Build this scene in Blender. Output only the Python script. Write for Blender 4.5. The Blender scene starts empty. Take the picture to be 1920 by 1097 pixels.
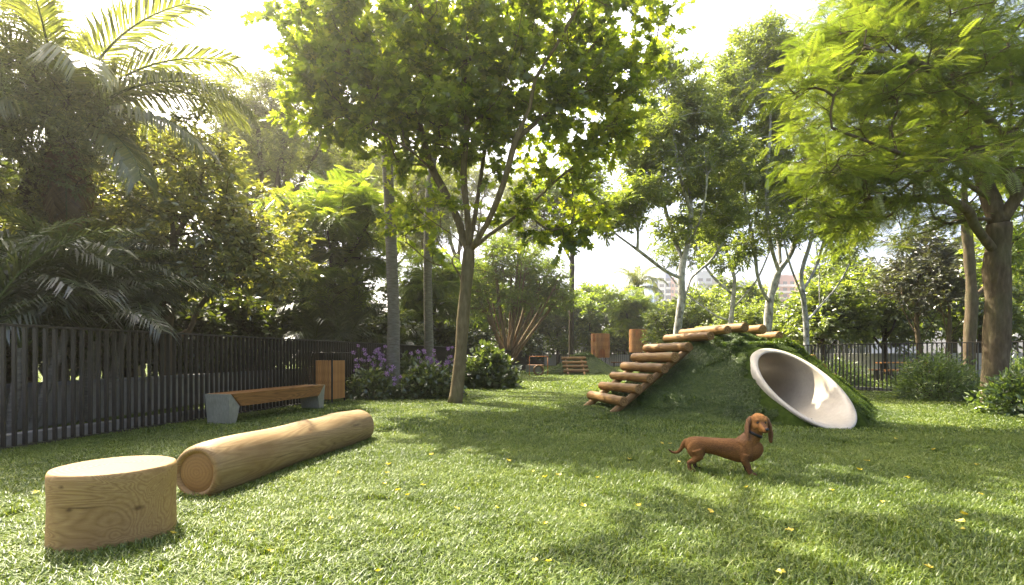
import bpy, bmesh, math, random
import numpy as np
from mathutils import Vector, Matrix, Euler

scene = bpy.context.scene
COL = scene.collection
R = math.radians

# ------------------------------------------------------------------ camera
CAM_H, F, HY = 1.0, 960.0, 667.0
cam_d = bpy.data.cameras.new('camera')
cam = bpy.data.objects.new('camera', cam_d)
COL.objects.link(cam)
cam.location = (0, 0, CAM_H)
cam.rotation_euler = (R(90), 0, 0)
cam_d.lens = 18.0
cam_d.sensor_width = 36.0
cam_d.shift_y = (HY - 548.5) / 1920.0
cam_d.clip_start = 0.05
cam_d.clip_end = 3000
scene.camera = cam

# ------------------------------------------------------------------ light
SUN_AZ, SUN_EL = -42.0, 52.0          # degrees left of straight ahead, above the horizon
SKY_STRENGTH, SUN_STRENGTH, EXPOSURE = 0.14, 4.3, 2.25
world = bpy.data.worlds.new('World')
scene.world = world
world.use_nodes = True
wn = world.node_tree
bg = wn.nodes['Background']
sky = wn.nodes.new('ShaderNodeTexSky')
sky.sky_type = 'NISHITA'
sky.sun_disc = False
sky.sun_elevation = R(SUN_EL)
sky.sun_rotation = R(SUN_AZ)
sky.air_density = 0.6
sky.dust_density = 5.5
sky.ozone_density = 0.6
wn.links.new(sky.outputs[0], bg.inputs[0])
bg.inputs[1].default_value = SKY_STRENGTH
sun_d = bpy.data.lights.new('sun', 'SUN')
sun = bpy.data.objects.new('sun', sun_d)
COL.objects.link(sun)
sun_d.energy = SUN_STRENGTH
sun_d.angle = R(0.53)
sun_d.color = (1.0, 0.92, 0.75)
sdir = Vector((math.sin(R(SUN_AZ)) * math.cos(R(SUN_EL)), math.cos(R(SUN_AZ)) * math.cos(R(SUN_EL)), math.sin(R(SUN_EL))))
sun.rotation_euler = sdir.to_track_quat('Z', 'Y').to_euler()
sun.location = (-20, 30, 60)
vs = scene.view_settings
vs.view_transform = 'Standard'
vs.look = 'None'
vs.gamma = 1.0
vs.use_curve_mapping = False
vs.exposure = EXPOSURE
cy = scene.cycles
cy.max_bounces = 7
cy.diffuse_bounces = 4
cy.glossy_bounces = 2
cy.transmission_bounces = 5
cy.transparent_max_bounces = 6
cy.volume_bounces = 0
cy.sample_clamp_indirect = 6.0
cy.use_denoising = True
cy.caustics_reflective = False
cy.caustics_refractive = False


def P(px, py, z):
    """point of the place at depth z that the photograph shows at pixel (px, py)"""
    return np.array([(px - 960.0) / F * z, z, CAM_H - (py - HY) / F * z])


def G(px, py):
    """point on the ground under pixel (px, py)"""
    z = CAM_H * F / (py - HY)
    return np.array([(px - 960.0) / F * z, z, 0.0])


# ------------------------------------------------------------------ materials
def node_mat(name):
    m = bpy.data.materials.new(name)
    m.use_nodes = True
    nt = m.node_tree
    nt.nodes.clear()
    out = nt.nodes.new('ShaderNodeOutputMaterial')
    return m, nt, out


def nd(nt, typ, **kw):
    n = nt.nodes.new(typ)
    for k, v in kw.items():
        if k == 'ins':
            for a, b in v.items():
                n.inputs[a].default_value = b
        else:
            setattr(n, k, v)
    return n


def ramp(nt, stops, interp='LINEAR'):
    n = nt.nodes.new('ShaderNodeValToRGB')
    cr = n.color_ramp
    cr.interpolation = interp
    while len(cr.elements) < len(stops):
        cr.elements.new(0.5)
    for e, (p, c) in zip(cr.elements, stops):
        e.position = p
        e.color = (c[0], c[1], c[2], 1)
    return n


def coords(nt, scale=(1, 1, 1), kind='Object'):
    tc = nd(nt, 'ShaderNodeTexCoord')
    mp = nd(nt, 'ShaderNodeMapping')
    mp.inputs['Scale'].default_value = scale
    nt.links.new(tc.outputs[kind], mp.inputs['Vector'])
    return mp.outputs[0]


def surf_mat(name, stops, scale=(6, 6, 6), detail=6, rough=0.8, bump=0.3, bump_dist=0.01, spec=0.3, distortion=0.0, noise_rough=0.6, second=None):
    """noise coloured, bumped surface; second = (scale3, colour, amount) adds large blotches"""
    m, nt, out = node_mat(name)
    L = nt.links
    b = nd(nt, 'ShaderNodeBsdfPrincipled')
    b.inputs['Roughness'].default_value = rough
    b.inputs['Specular IOR Level'].default_value = spec
    v = coords(nt, scale)
    n = nd(nt, 'ShaderNodeTexNoise')
    n.inputs['Scale'].default_value = 1.0
    n.inputs['Detail'].default_value = detail
    n.inputs['Roughness'].default_value = noise_rough
    n.inputs['Distortion'].default_value = distortion
    L.new(v, n.inputs['Vector'])
    r = ramp(nt, stops)
    L.new(n.outputs['Fac'], r.inputs[0])
    c = r.outputs[0]
    if second:
        v2 = coords(nt, second[0])
        n2 = nd(nt, 'ShaderNodeTexNoise')
        n2.inputs['Scale'].default_value = 1.0
        n2.inputs['Detail'].default_value = 4
        L.new(v2, n2.inputs['Vector'])
        mr = nd(nt, 'ShaderNodeMapRange')
        mr.inputs[1].default_value = 0.45
        mr.inputs[2].default_value = 0.68
        mr.inputs[3].default_value = 0
        mr.inputs[4].default_value = second[2]
        L.new(n2.outputs['Fac'], mr.inputs[0])
        mx = nd(nt, 'ShaderNodeMixRGB')
        mx.inputs[2].default_value = (*second[1], 1)
        L.new(mr.outputs[0], mx.inputs[0])
        L.new(c, mx.inputs[1])
        c = mx.outputs[0]
    L.new(c, b.inputs['Base Color'])
    if bump:
        bp = nd(nt, 'ShaderNodeBump')
        bp.inputs['Strength'].default_value = bump
        bp.inputs['Distance'].default_value = bump_dist
        L.new(n.outputs['Fac'], bp.inputs['Height'])
        L.new(bp.outputs[0], b.inputs['Normal'])
    L.new(b.outputs[0], out.inputs[0])
    return m


def leaf_mat(name, dark, mid, light, trans=0.45, gloss=0.07, rough=0.4, tcol=None, tboost=1.5, patchy=0.0):
    """two-sided leaf: diffuse + light shining through + a little sheen, tint differs leaf by leaf"""
    m, nt, out = node_mat(name)
    L = nt.links
    at = nd(nt, 'ShaderNodeAttribute', attribute_name='tint')
    r = ramp(nt, [(0.0, dark), (0.55, mid), (1.0, light)])
    fac = at.outputs['Fac']
    if patchy:                      # slow drifts of lusher and drier turf across the ground
        ge = nd(nt, 'ShaderNodeNewGeometry')
        pn = nd(nt, 'ShaderNodeTexNoise')
        pn.inputs['Scale'].default_value = 0.9
        pn.inputs['Detail'].default_value = 4.0
        pn.inputs['Roughness'].default_value = 0.65
        L.new(ge.outputs['Position'], pn.inputs['Vector'])
        mr = nd(nt, 'ShaderNodeMapRange')
        mr.inputs[1].default_value = 0.3
        mr.inputs[2].default_value = 0.7
        mr.inputs[3].default_value = -patchy
        mr.inputs[4].default_value = patchy
        L.new(pn.outputs['Fac'], mr.inputs[0])
        ad = nd(nt, 'ShaderNodeMath', operation='ADD', use_clamp=True)
        L.new(fac, ad.inputs[0])
        L.new(mr.outputs[0], ad.inputs[1])
        fac = ad.outputs[0]
    L.new(fac, r.inputs[0])
    df = nd(nt, 'ShaderNodeBsdfDiffuse')
    tr = nd(nt, 'ShaderNodeBsdfTranslucent')
    L.new(r.outputs[0], df.inputs[0])
    tc = nd(nt, 'ShaderNodeMixRGB', blend_type='MULTIPLY')
    tc.inputs[0].default_value = 1.0
    k = tcol or (1.12, 1.08, 0.42)
    tc.inputs[2].default_value = (k[0] * tboost, k[1] * tboost, k[2] * tboost, 1)
    L.new(r.outputs[0], tc.inputs[1])
    L.new(tc.outputs[0], tr.inputs[0])
    mx = nd(nt, 'ShaderNodeMixShader')
    mx.inputs[0].default_value = trans
    L.new(df.outputs[0], mx.inputs[1])
    L.new(tr.outputs[0], mx.inputs[2])
    gl = nd(nt, 'ShaderNodeBsdfGlossy')
    gl.inputs['Roughness'].default_value = rough
    gl.inputs['Color'].default_value = (1, 1, 1, 1)
    mg = nd(nt, 'ShaderNodeMixShader')
    mg.inputs[0].default_value = gloss
    L.new(mx.outputs[0], mg.inputs[1])
    L.new(gl.outputs[0], mg.inputs[2])
    L.new(mg.outputs[0], out.inputs[0])
    return m


def wood_mat(name, light, dark, axis='Y', grain=1.0, rough=0.6, rings=False, knots=True, contrast=1.0, bump=0.25, freq=70.0, spots=(), vary=0.0):
    """timber: long grain lines along one object axis, or growth rings round it"""
    m, nt, out = node_mat(name)
    L = nt.links
    b = nd(nt, 'ShaderNodeBsdfPrincipled')
    b.inputs['Roughness'].default_value = rough
    b.inputs['Specular IOR Level'].default_value = 0.3
    st = {'X': (0.35, 4, 4), 'Y': (4, 0.35, 4), 'Z': (4, 4, 0.35)}[axis]
    v = coords(nt, tuple(s * grain for s in st))
    nz = nd(nt, 'ShaderNodeTexNoise')
    nz.inputs['Scale'].default_value = 1.0
    nz.inputs['Detail'].default_value = 2
    nz.inputs['Distortion'].default_value = 0.6
    L.new(v, nz.inputs['Vector'])
    w = nd(nt, 'ShaderNodeMath', operation='MULTIPLY')
    w.inputs[1].default_value = freq if not rings else 10.0
    if rings:
        tc = coords(nt, (1, 1, 1))
        sx = nd(nt, 'ShaderNodeSeparateXYZ')
        L.new(tc, sx.inputs[0])
        idx = {'X': (1, 2), 'Y': (0, 2), 'Z': (0, 1)}[axis]
        cb = nd(nt, 'ShaderNodeCombineXYZ')
        L.new(sx.outputs[idx[0]], cb.inputs[0])
        L.new(sx.outputs[idx[1]], cb.inputs[1])
        ln = nd(nt, 'ShaderNodeVectorMath', operation='LENGTH')
        L.new(cb.outputs[0], ln.inputs[0])
        ml = nd(nt, 'ShaderNodeMath', operation='MULTIPLY_ADD')
        ml.inputs[1].default_value = 260.0
        L.new(ln.outputs['Value'], ml.inputs[0])
        L.new(nz.outputs['Fac'], w.inputs[0])
        L.new(w.outputs[0], ml.inputs[2])
        src = ml.outputs[0]
    else:
        L.new(nz.outputs['Fac'], w.inputs[0])
        src = w.outputs[0]
    sn = nd(nt, 'ShaderNodeMath', operation='SINE')
    L.new(src, sn.inputs[0])
    mr = nd(nt, 'ShaderNodeMapRange')
    mr.inputs[1].default_value = -1
    mr.inputs[2].default_value = 1
    L.new(sn.outputs[0], mr.inputs[0])
    pw = nd(nt, 'ShaderNodeMath', operation='POWER')
    pw.inputs[1].default_value = 0.6
    L.new(mr.outputs[0], pw.inputs[0])
    fine = nd(nt, 'ShaderNodeTexNoise')
    fine.inputs['Scale'].default_value = 1.0
    fine.inputs['Detail'].default_value = 5
    v2 = coords(nt, tuple(s * 22 for s in st))
    L.new(v2, fine.inputs['Vector'])
    ad = nd(nt, 'ShaderNodeMath', operation='MULTIPLY_ADD')
    ad.inputs[1].default_value = 0.55 * contrast
    L.new(pw.outputs[0], ad.inputs[0])
    f2 = nd(nt, 'ShaderNodeMath', operation='MULTIPLY')
    f2.inputs[1].default_value = 0.55
    L.new(fine.outputs['Fac'], f2.inputs[0])
    L.new(f2.outputs[0], ad.inputs[2])
    r = ramp(nt, [(0.1, dark), (0.55, tuple((a + c) / 2 for a, c in zip(light, dark))), (0.85, light)])
    L.new(ad.outputs[0], r.inputs[0])
    col = r.outputs[0]
    if knots:
        v3 = coords(nt, (2.2, 2.2, 2.2))
        n3 = nd(nt, 'ShaderNodeTexNoise')
        n3.inputs['Scale'].default_value = 1.0
        n3.inputs['Detail'].default_value = 5
        L.new(v3, n3.inputs['Vector'])
        m3 = nd(nt, 'ShaderNodeMapRange')
        m3.inputs[1].default_value = 0.5
        m3.inputs[2].default_value = 0.75
        m3.inputs[4].default_value = 0.55
        L.new(n3.outputs['Fac'], m3.inputs[0])
        mx = nd(nt, 'ShaderNodeMixRGB')
        mx.inputs[2].default_value = (dark[0] * 0.9, dark[1] * 0.8, dark[2] * 0.7, 1)
        L.new(m3.outputs[0], mx.inputs[0])
        L.new(col, mx.inputs[1])
        col = mx.outputs[0]
    for (sx, sy, sz, rx, ry, rz_) in spots:          # knots and drying cracks at fixed places of the timber
        tcs = nd(nt, 'ShaderNodeTexCoord')
        mps = nd(nt, 'ShaderNodeMapping', vector_type='TEXTURE')
        mps.inputs['Location'].default_value = (sx, sy, sz)
        mps.inputs['Scale'].default_value = (rx, ry, rz_)
        wv = nd(nt, 'ShaderNodeTexNoise')
        wv.inputs['Scale'].default_value = 30.0
        L.new(tcs.outputs['Object'], wv.inputs['Vector'])
        L.new(tcs.outputs['Object'], mps.inputs['Vector'])
        lns = nd(nt, 'ShaderNodeVectorMath', operation='LENGTH')
        L.new(mps.outputs[0], lns.inputs[0])
        sm_ = nd(nt, 'ShaderNodeMath', operation='ADD')
        L.new(lns.outputs['Value'], sm_.inputs[0])
        L.new(wv.outputs['Fac'], sm_.inputs[1])
        mrs = nd(nt, 'ShaderNodeMapRange')
        mrs.inputs[1].default_value = 0.7
        mrs.inputs[2].default_value = 1.7
        mrs.inputs[3].default_value = 0.8
        mrs.inputs[4].default_value = 0.0
        L.new(sm_.outputs[0], mrs.inputs[0])
        mxs = nd(nt, 'ShaderNodeMixRGB')
        mxs.inputs[2].default_value = (dark[0] * 0.35, dark[1] * 0.3, dark[2] * 0.3, 1)
        L.new(mrs.outputs[0], mxs.inputs[0])
        L.new(col, mxs.inputs[1])
        col = mxs.outputs[0]
    if vary:                        # each log or board weathered a little differently
        oi = nd(nt, 'ShaderNodeObjectInfo')
        rv = ramp(nt, [(0.0, (1 - vary, 1 - vary * 0.95, 1 - vary * 0.8)), (0.5, (1, 1, 1)), (1.0, (1 + vary * 0.8, 1 + vary * 0.85, 1 + vary))])
        L.new(oi.outputs['Random'], rv.inputs[0])
        mv = nd(nt, 'ShaderNodeMixRGB', blend_type='MULTIPLY')
        mv.inputs[0].default_value = 1.0
        L.new(col, mv.inputs[1])
        L.new(rv.outputs[0], mv.inputs[2])
        col = mv.outputs[0]
    L.new(col, b.inputs['Base Color'])
    bp = nd(nt, 'ShaderNodeBump')
    bp.inputs['Strength'].default_value = bump
    bp.inputs['Distance'].default_value = 0.004
    L.new(ad.outputs[0], bp.inputs['Height'])
    L.new(bp.outputs[0], b.inputs['Normal'])
    L.new(b.outputs[0], out.inputs[0])
    return m


def attr_mat(name, attr='col', rough=0.6, spec=0.3, bump_scale=None, bump=0.2, sheen=0.0, noise_mix=0.25):
    m, nt, out = node_mat(name)
    L = nt.links
    b = nd(nt, 'ShaderNodeBsdfPrincipled')
    b.inputs['Roughness'].default_value = rough
    b.inputs['Specular IOR Level'].default_value = spec
    b.inputs['Sheen Weight'].default_value = sheen
    at = nd(nt, 'ShaderNodeAttribute', attribute_name=attr)
    c = at.outputs['Color']
    if bump_scale:
        v = coords(nt, bump_scale)
        n = nd(nt, 'ShaderNodeTexNoise')
        n.inputs['Scale'].default_value = 1.0
        n.inputs['Detail'].default_value = 5
        L.new(v, n.inputs['Vector'])
        r = ramp(nt, [(0.25, (1 - noise_mix * 2,) * 3), (0.75, (1 + noise_mix,) * 3)])
        L.new(n.outputs['Fac'], r.inputs[0])
        mx = nd(nt, 'ShaderNodeMixRGB', blend_type='MULTIPLY')
        mx.inputs[0].default_value = 1
        L.new(c, mx.inputs[1])
        L.new(r.outputs[0], mx.inputs[2])
        c = mx.outputs[0]
        bp = nd(nt, 'ShaderNodeBump')
        bp.inputs['Strength'].default_value = bump
        bp.inputs['Distance'].default_value = 0.004
        L.new(n.outputs['Fac'], bp.inputs['Height'])
        L.new(bp.outputs[0], b.inputs['Normal'])
    L.new(c, b.inputs['Base Color'])
    L.new(b.outputs[0], out.inputs[0])
    return m


M = {}
M['soil'] = surf_mat('lawn_soil', [(0.3, (0.028, 0.036, 0.008)), (0.6, (0.055, 0.075, 0.012)), (0.8, (0.09, 0.105, 0.022))], (9, 9, 9), rough=1, bump=0.6, bump_dist=0.03, spec=0.05,
                     second=((0.35, 0.35, 0.35), (0.06, 0.055, 0.022), 0.35))
M['blade'] = leaf_mat('grass_blade', (0.045, 0.078, 0.008), (0.130, 0.190, 0.020), (0.28, 0.32, 0.08), trans=0.38, gloss=0.045, rough=0.45, tboost=1.25, patchy=0.24)
M['blade_turf'] = leaf_mat('mound_turf', (0.035, 0.062, 0.007), (0.075, 0.125, 0.014), (0.14, 0.19, 0.03), trans=0.35, gloss=0.04, rough=0.45, tboost=1.4, patchy=0.45)
M['fence'] = surf_mat('fence_paint', [(0.3, (0.022, 0.018, 0.012)), (0.7, (0.034, 0.028, 0.019))], (30, 30, 6), rough=0.5, bump=0.08, bump_dist=0.002, spec=0.4)
M['kerb'] = surf_mat('kerb_concrete', [(0.3, (0.24, 0.225, 0.19)), (0.7, (0.34, 0.32, 0.275))], (12, 12, 12), rough=0.9, bump=0.3, second=((1.1, 1.1, 1.1), (0.2, 0.2, 0.18), 0.5))
M['concrete'] = surf_mat('bench_concrete', [(0.3, (0.245, 0.235, 0.17)), (0.7, (0.34, 0.33, 0.25))], (40, 40, 14), rough=0.85, bump=0.25, bump_dist=0.004, second=((4, 4, 4), (0.20, 0.195, 0.13), 0.45))
M['bench_wood'] = wood_mat('bench_timber', (0.30, 0.135, 0.036), (0.14, 0.054, 0.012), axis='Y', grain=2.0, rough=0.45, knots=False)
M['bin_wood'] = wood_mat('bin_timber', (0.50, 0.235, 0.07), (0.34, 0.145, 0.038), axis='Z', grain=2.0, rough=0.5, knots=False, vary=0.15)
M['black'] = surf_mat('black_metal', [(0.3, (0.012, 0.012, 0.011)), (0.7, (0.022, 0.021, 0.02))], (20, 20, 20), rough=0.45, bump=0.05, spec=0.4)
M['log_side'] = wood_mat('pale_log_side', (0.35, 0.245, 0.108), (0.19, 0.112, 0.04), axis='Y', grain=1.1, rough=0.62, bump=0.4, freq=120.0, contrast=0.65, spots=((0.12, 1.25, 0.30, 0.05, 0.035, 0.02), (0.18, 2.05, 0.24, 0.05, 0.12, 0.014), (0.19, 0.75, 0.16, 0.05, 0.2, 0.004), (0.2, 1.6, 0.12, 0.05, 0.03, 0.012)))
M['log_end'] = wood_mat('pale_log_end', (0.36, 0.225, 0.085), (0.20, 0.11, 0.036), axis='Y', grain=1.0, rough=0.7, rings=True, contrast=0.45)
M['stump_side'] = wood_mat('pale_stump_side', (0.48, 0.31, 0.125), (0.24, 0.135, 0.045), axis='X', grain=1.1, rough=0.65, bump=0.5, freq=190.0, contrast=0.6, spots=((0.04, -0.28, 0.235, 0.13, 0.05, 0.006), (-0.06, -0.275, 0.34, 0.018, 0.05, 0.012), (-0.20, -0.19, 0.2, 0.03, 0.03, 0.014), (0.235, -0.15, 0.2, 0.03, 0.03, 0.014), (-0.02, -0.28, 0.225, 0.02, 0.05, 0.01)))
M['stump_top'] = wood_mat('pale_stump_top', (0.29, 0.195, 0.085), (0.15, 0.088, 0.032), axis='Z', grain=1.0, rough=0.75, rings=True, contrast=0.75, spots=((0.05, 0.02, 0.4, 0.11, 0.006, 0.05), (-0.05, -0.08, 0.4, 0.006, 0.09, 0.05)))
M['step_log'] = wood_mat('step_log_timber', (0.33, 0.19, 0.06), (0.145, 0.068, 0.016), axis='X', grain=1.6, rough=0.6, contrast=0.8, vary=0.3)
M['cream'] = surf_mat('cream_concrete', [(0.3, (0.47, 0.415, 0.325)), (0.7, (0.54, 0.485, 0.39))], (18, 18, 18), rough=0.42, bump=0.08, bump_dist=0.003, spec=0.35, second=((2, 2, 2), (0.41, 0.35, 0.26), 0.4))
M['turf_base'] = surf_mat('turf_soil', [(0.3, (0.022, 0.036, 0.006)), (0.7, (0.05, 0.072, 0.012))], (14, 14, 14), rough=1, bump=0.5, bump_dist=0.02, spec=0.03)
M['tower_wood'] = wood_mat('tower_timber', (0.36, 0.17, 0.052), (0.23, 0.10, 0.028), axis='Z', grain=1.4, rough=0.55, knots=True, vary=0.18)
M['orange'] = surf_mat('orange_paint', [(0.3, (0.42, 0.13, 0.02)), (0.7, (0.52, 0.18, 0.03))], (20, 20, 20), rough=0.5, bump=0.03)
M['wall_pale'] = surf_mat('pale_wall', [(0.3, (0.50, 0.48, 0.45)), (0.7, (0.60, 0.58, 0.55))], (6, 6, 6), rough=0.9, bump=0.1, second=((0.5, 0.5, 1.5), (0.38, 0.37, 0.34), 0.4))
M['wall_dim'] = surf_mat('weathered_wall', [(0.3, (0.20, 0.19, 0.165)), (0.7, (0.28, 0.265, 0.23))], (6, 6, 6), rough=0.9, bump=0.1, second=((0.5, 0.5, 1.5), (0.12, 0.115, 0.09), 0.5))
M['wall_grey'] = surf_mat('grey_wall', [(0.3, (0.17, 0.17, 0.165)), (0.7, (0.24, 0.235, 0.23))], (6, 6, 6), rough=0.9, bump=0.1)
M['bark'] = surf_mat('brown_bark', [(0.3, (0.075, 0.055, 0.032)), (0.55, (0.135, 0.10, 0.062)), (0.75, (0.20, 0.16, 0.105))], (14, 14, 4), rough=0.95, bump=0.7, bump_dist=0.02, spec=0.1, second=((2, 2, 1.2), (0.12, 0.125, 0.06), 0.5))
M['bark_main'] = surf_mat('olive_bark', [(0.3, (0.115, 0.085, 0.042)), (0.55, (0.19, 0.145, 0.075)), (0.75, (0.27, 0.21, 0.12))], (16, 16, 5), rough=0.9, bump=0.6, bump_dist=0.015, spec=0.12, second=((2, 2, 1), (0.14, 0.135, 0.06), 0.5))
M['bark_dark'] = surf_mat('dark_bark', [(0.3, (0.04, 0.032, 0.022)), (0.7, (0.10, 0.08, 0.055))], (14, 14, 4), rough=0.95, bump=0.6, bump_dist=0.02, spec=0.08)
M['bark_white'] = surf_mat('mottled_white_bark', [(0.34, (0.13, 0.12, 0.10)), (0.46, (0.36, 0.35, 0.315)), (0.6, (0.60, 0.59, 0.55))], (7, 7, 4.5), detail=8, rough=0.85, bump=0.4, bump_dist=0.01, spec=0.15, second=((3, 3, 2), (0.16, 0.15, 0.12), 0.55))
M['bark_palm'] = surf_mat('ringed_palm_bark', [(0.3, (0.12, 0.105, 0.085)), (0.55, (0.215, 0.195, 0.16)), (0.75, (0.30, 0.275, 0.235))], (7, 7, 30), rough=0.92, bump=0.6, bump_dist=0.012, spec=0.1, second=((2.5, 2.5, 3), (0.12, 0.12, 0.085), 0.5))
M['leaf_main'] = leaf_mat('broad_lobed_leaf', (0.070, 0.105, 0.010), (0.150, 0.195, 0.018), (0.28, 0.30, 0.032), trans=0.58, gloss=0.05, tboost=2.5)
M['leaf_feather'] = leaf_mat('feathery_leaf', (0.062, 0.098, 0.014), (0.130, 0.178, 0.028), (0.225, 0.26, 0.05), trans=0.5, gloss=0.055, tboost=1.6)
M['leaf_narrow'] = leaf_mat('narrow_leaf', (0.080, 0.115, 0.018), (0.155, 0.200, 0.038), (0.26, 0.30, 0.08), trans=0.52, gloss=0.08, tboost=1.9)
M['leaf_oval'] = leaf_mat('glossy_oval_leaf', (0.070, 0.092, 0.016), (0.155, 0.170, 0.034), (0.29, 0.28, 0.065), trans=0.5, gloss=0.13, tboost=2.0, rough=0.32)
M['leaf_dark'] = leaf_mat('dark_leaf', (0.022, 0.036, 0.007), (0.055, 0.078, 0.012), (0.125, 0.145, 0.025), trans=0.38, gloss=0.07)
M['leaf_bright'] = leaf_mat('bright_leaf', (0.075, 0.122, 0.014), (0.155, 0.215, 0.026), (0.27, 0.31, 0.05), trans=0.5, gloss=0.05, tboost=1.7)
M['leaf_dull'] = leaf_mat('dull_small_leaf', (0.062, 0.085, 0.020), (0.13, 0.155, 0.04), (0.22, 0.24, 0.07), trans=0.52, gloss=0.07, tboost=2.1)
M['leaf_purple'] = leaf_mat('dusky_leaf', (0.035, 0.045, 0.022), (0.075, 0.085, 0.042), (0.13, 0.135, 0.075), trans=0.35, gloss=0.09)
M['leaf_bush'] = leaf_mat('bush_leaf', (0.045, 0.080, 0.020), (0.115, 0.170, 0.046), (0.22, 0.275, 0.09), trans=0.45, gloss=0.07, tboost=1.8)
M['leaf_bed'] = leaf_mat('bed_shrub_leaf', (0.035, 0.058, 0.014), (0.085, 0.120, 0.036), (0.20, 0.23, 0.09), trans=0.38, gloss=0.07, rough=0.3)
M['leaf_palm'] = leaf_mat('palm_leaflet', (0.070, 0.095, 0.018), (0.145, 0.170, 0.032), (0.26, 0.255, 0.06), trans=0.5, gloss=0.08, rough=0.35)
M['leaf_palm_dark'] = leaf_mat('shaded_palm_leaflet', (0.022, 0.036, 0.014), (0.05, 0.07, 0.026), (0.10, 0.115, 0.045), trans=0.4, gloss=0.08, rough=0.35)  # darker leaflet green for the clumping palms
M['leaf_dry'] = leaf_mat('dry_palm_leaflet', (0.09, 0.055, 0.025), (0.15, 0.095, 0.042), (0.22, 0.15, 0.07), trans=0.35, gloss=0.03)
M['leaf_fallen'] = leaf_mat('fallen_yellow_leaf', (0.45, 0.34, 0.03), (0.62, 0.50, 0.05), (0.72, 0.62, 0.16), trans=0.3, gloss=0.05, tboost=1.0)
M['petal'] = leaf_mat('purple_petal', (0.20, 0.075, 0.28), (0.40, 0.22, 0.50), (0.72, 0.60, 0.76), trans=0.35, gloss=0.03, tcol=(1, 0.9, 1), tboost=1.0)
M['stem'] = surf_mat('green_stem', [(0.3, (0.06, 0.085, 0.02)), (0.7, (0.10, 0.13, 0.035))], (20, 20, 20), rough=0.7, bump=0.1)
M['bamboo_bark'] = surf_mat('tan_stem_bark', [(0.3, (0.13, 0.085, 0.04)), (0.7, (0.26, 0.18, 0.09))], (10, 10, 4), rough=0.9, bump=0.4)


# ------------------------------------------------------------------ scene graph helpers
def tag(o, label=None, cat=None, group=None, kind=None):
    if label: o['label'] = label
    if cat: o['category'] = cat
    if group: o['group'] = group
    if kind: o['kind'] = kind
    return o


def thing(name, label, cat, loc=(0, 0, 0), rz=0.0, group=None):
    o = bpy.data.objects.new(name, None)
    o.empty_display_size = 0.2
    COL.objects.link(o)
    o.location = loc
    o.rotation_euler = (0, 0, rz)
    return tag(o, label, cat, group)


def link(name, me, parent=None, loc=(0, 0, 0), rot=(0, 0, 0), scale=(1, 1, 1)):
    o = bpy.data.objects.new(name, me)
    COL.objects.link(o)
    o.parent = parent
    o.location = loc
    o.rotation_euler = rot
    o.scale = scale
    return o


CHILDREN = {}


def copy_thing(root, loc, rz=0.0, scale=1.0, label=None, group=None):
    r = root.copy()
    COL.objects.link(r)
    r.location = loc
    r.rotation_euler = (0, 0, rz)
    r.scale = (scale,) * 3 if not isinstance(scale, tuple) else scale
    if label: r['label'] = label
    if group: r['group'] = group

    def rec(a, b):
        for ch in KIDS(a):
            c = ch.copy()
            COL.objects.link(c)
            c.parent = b
            rec(ch, c)
    rec(root, r)
    return r


def KIDS(o):
    return [c for c in bpy.data.objects if c.parent is o] if o.name not in CHILDREN else CHILDREN[o.name]


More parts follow.
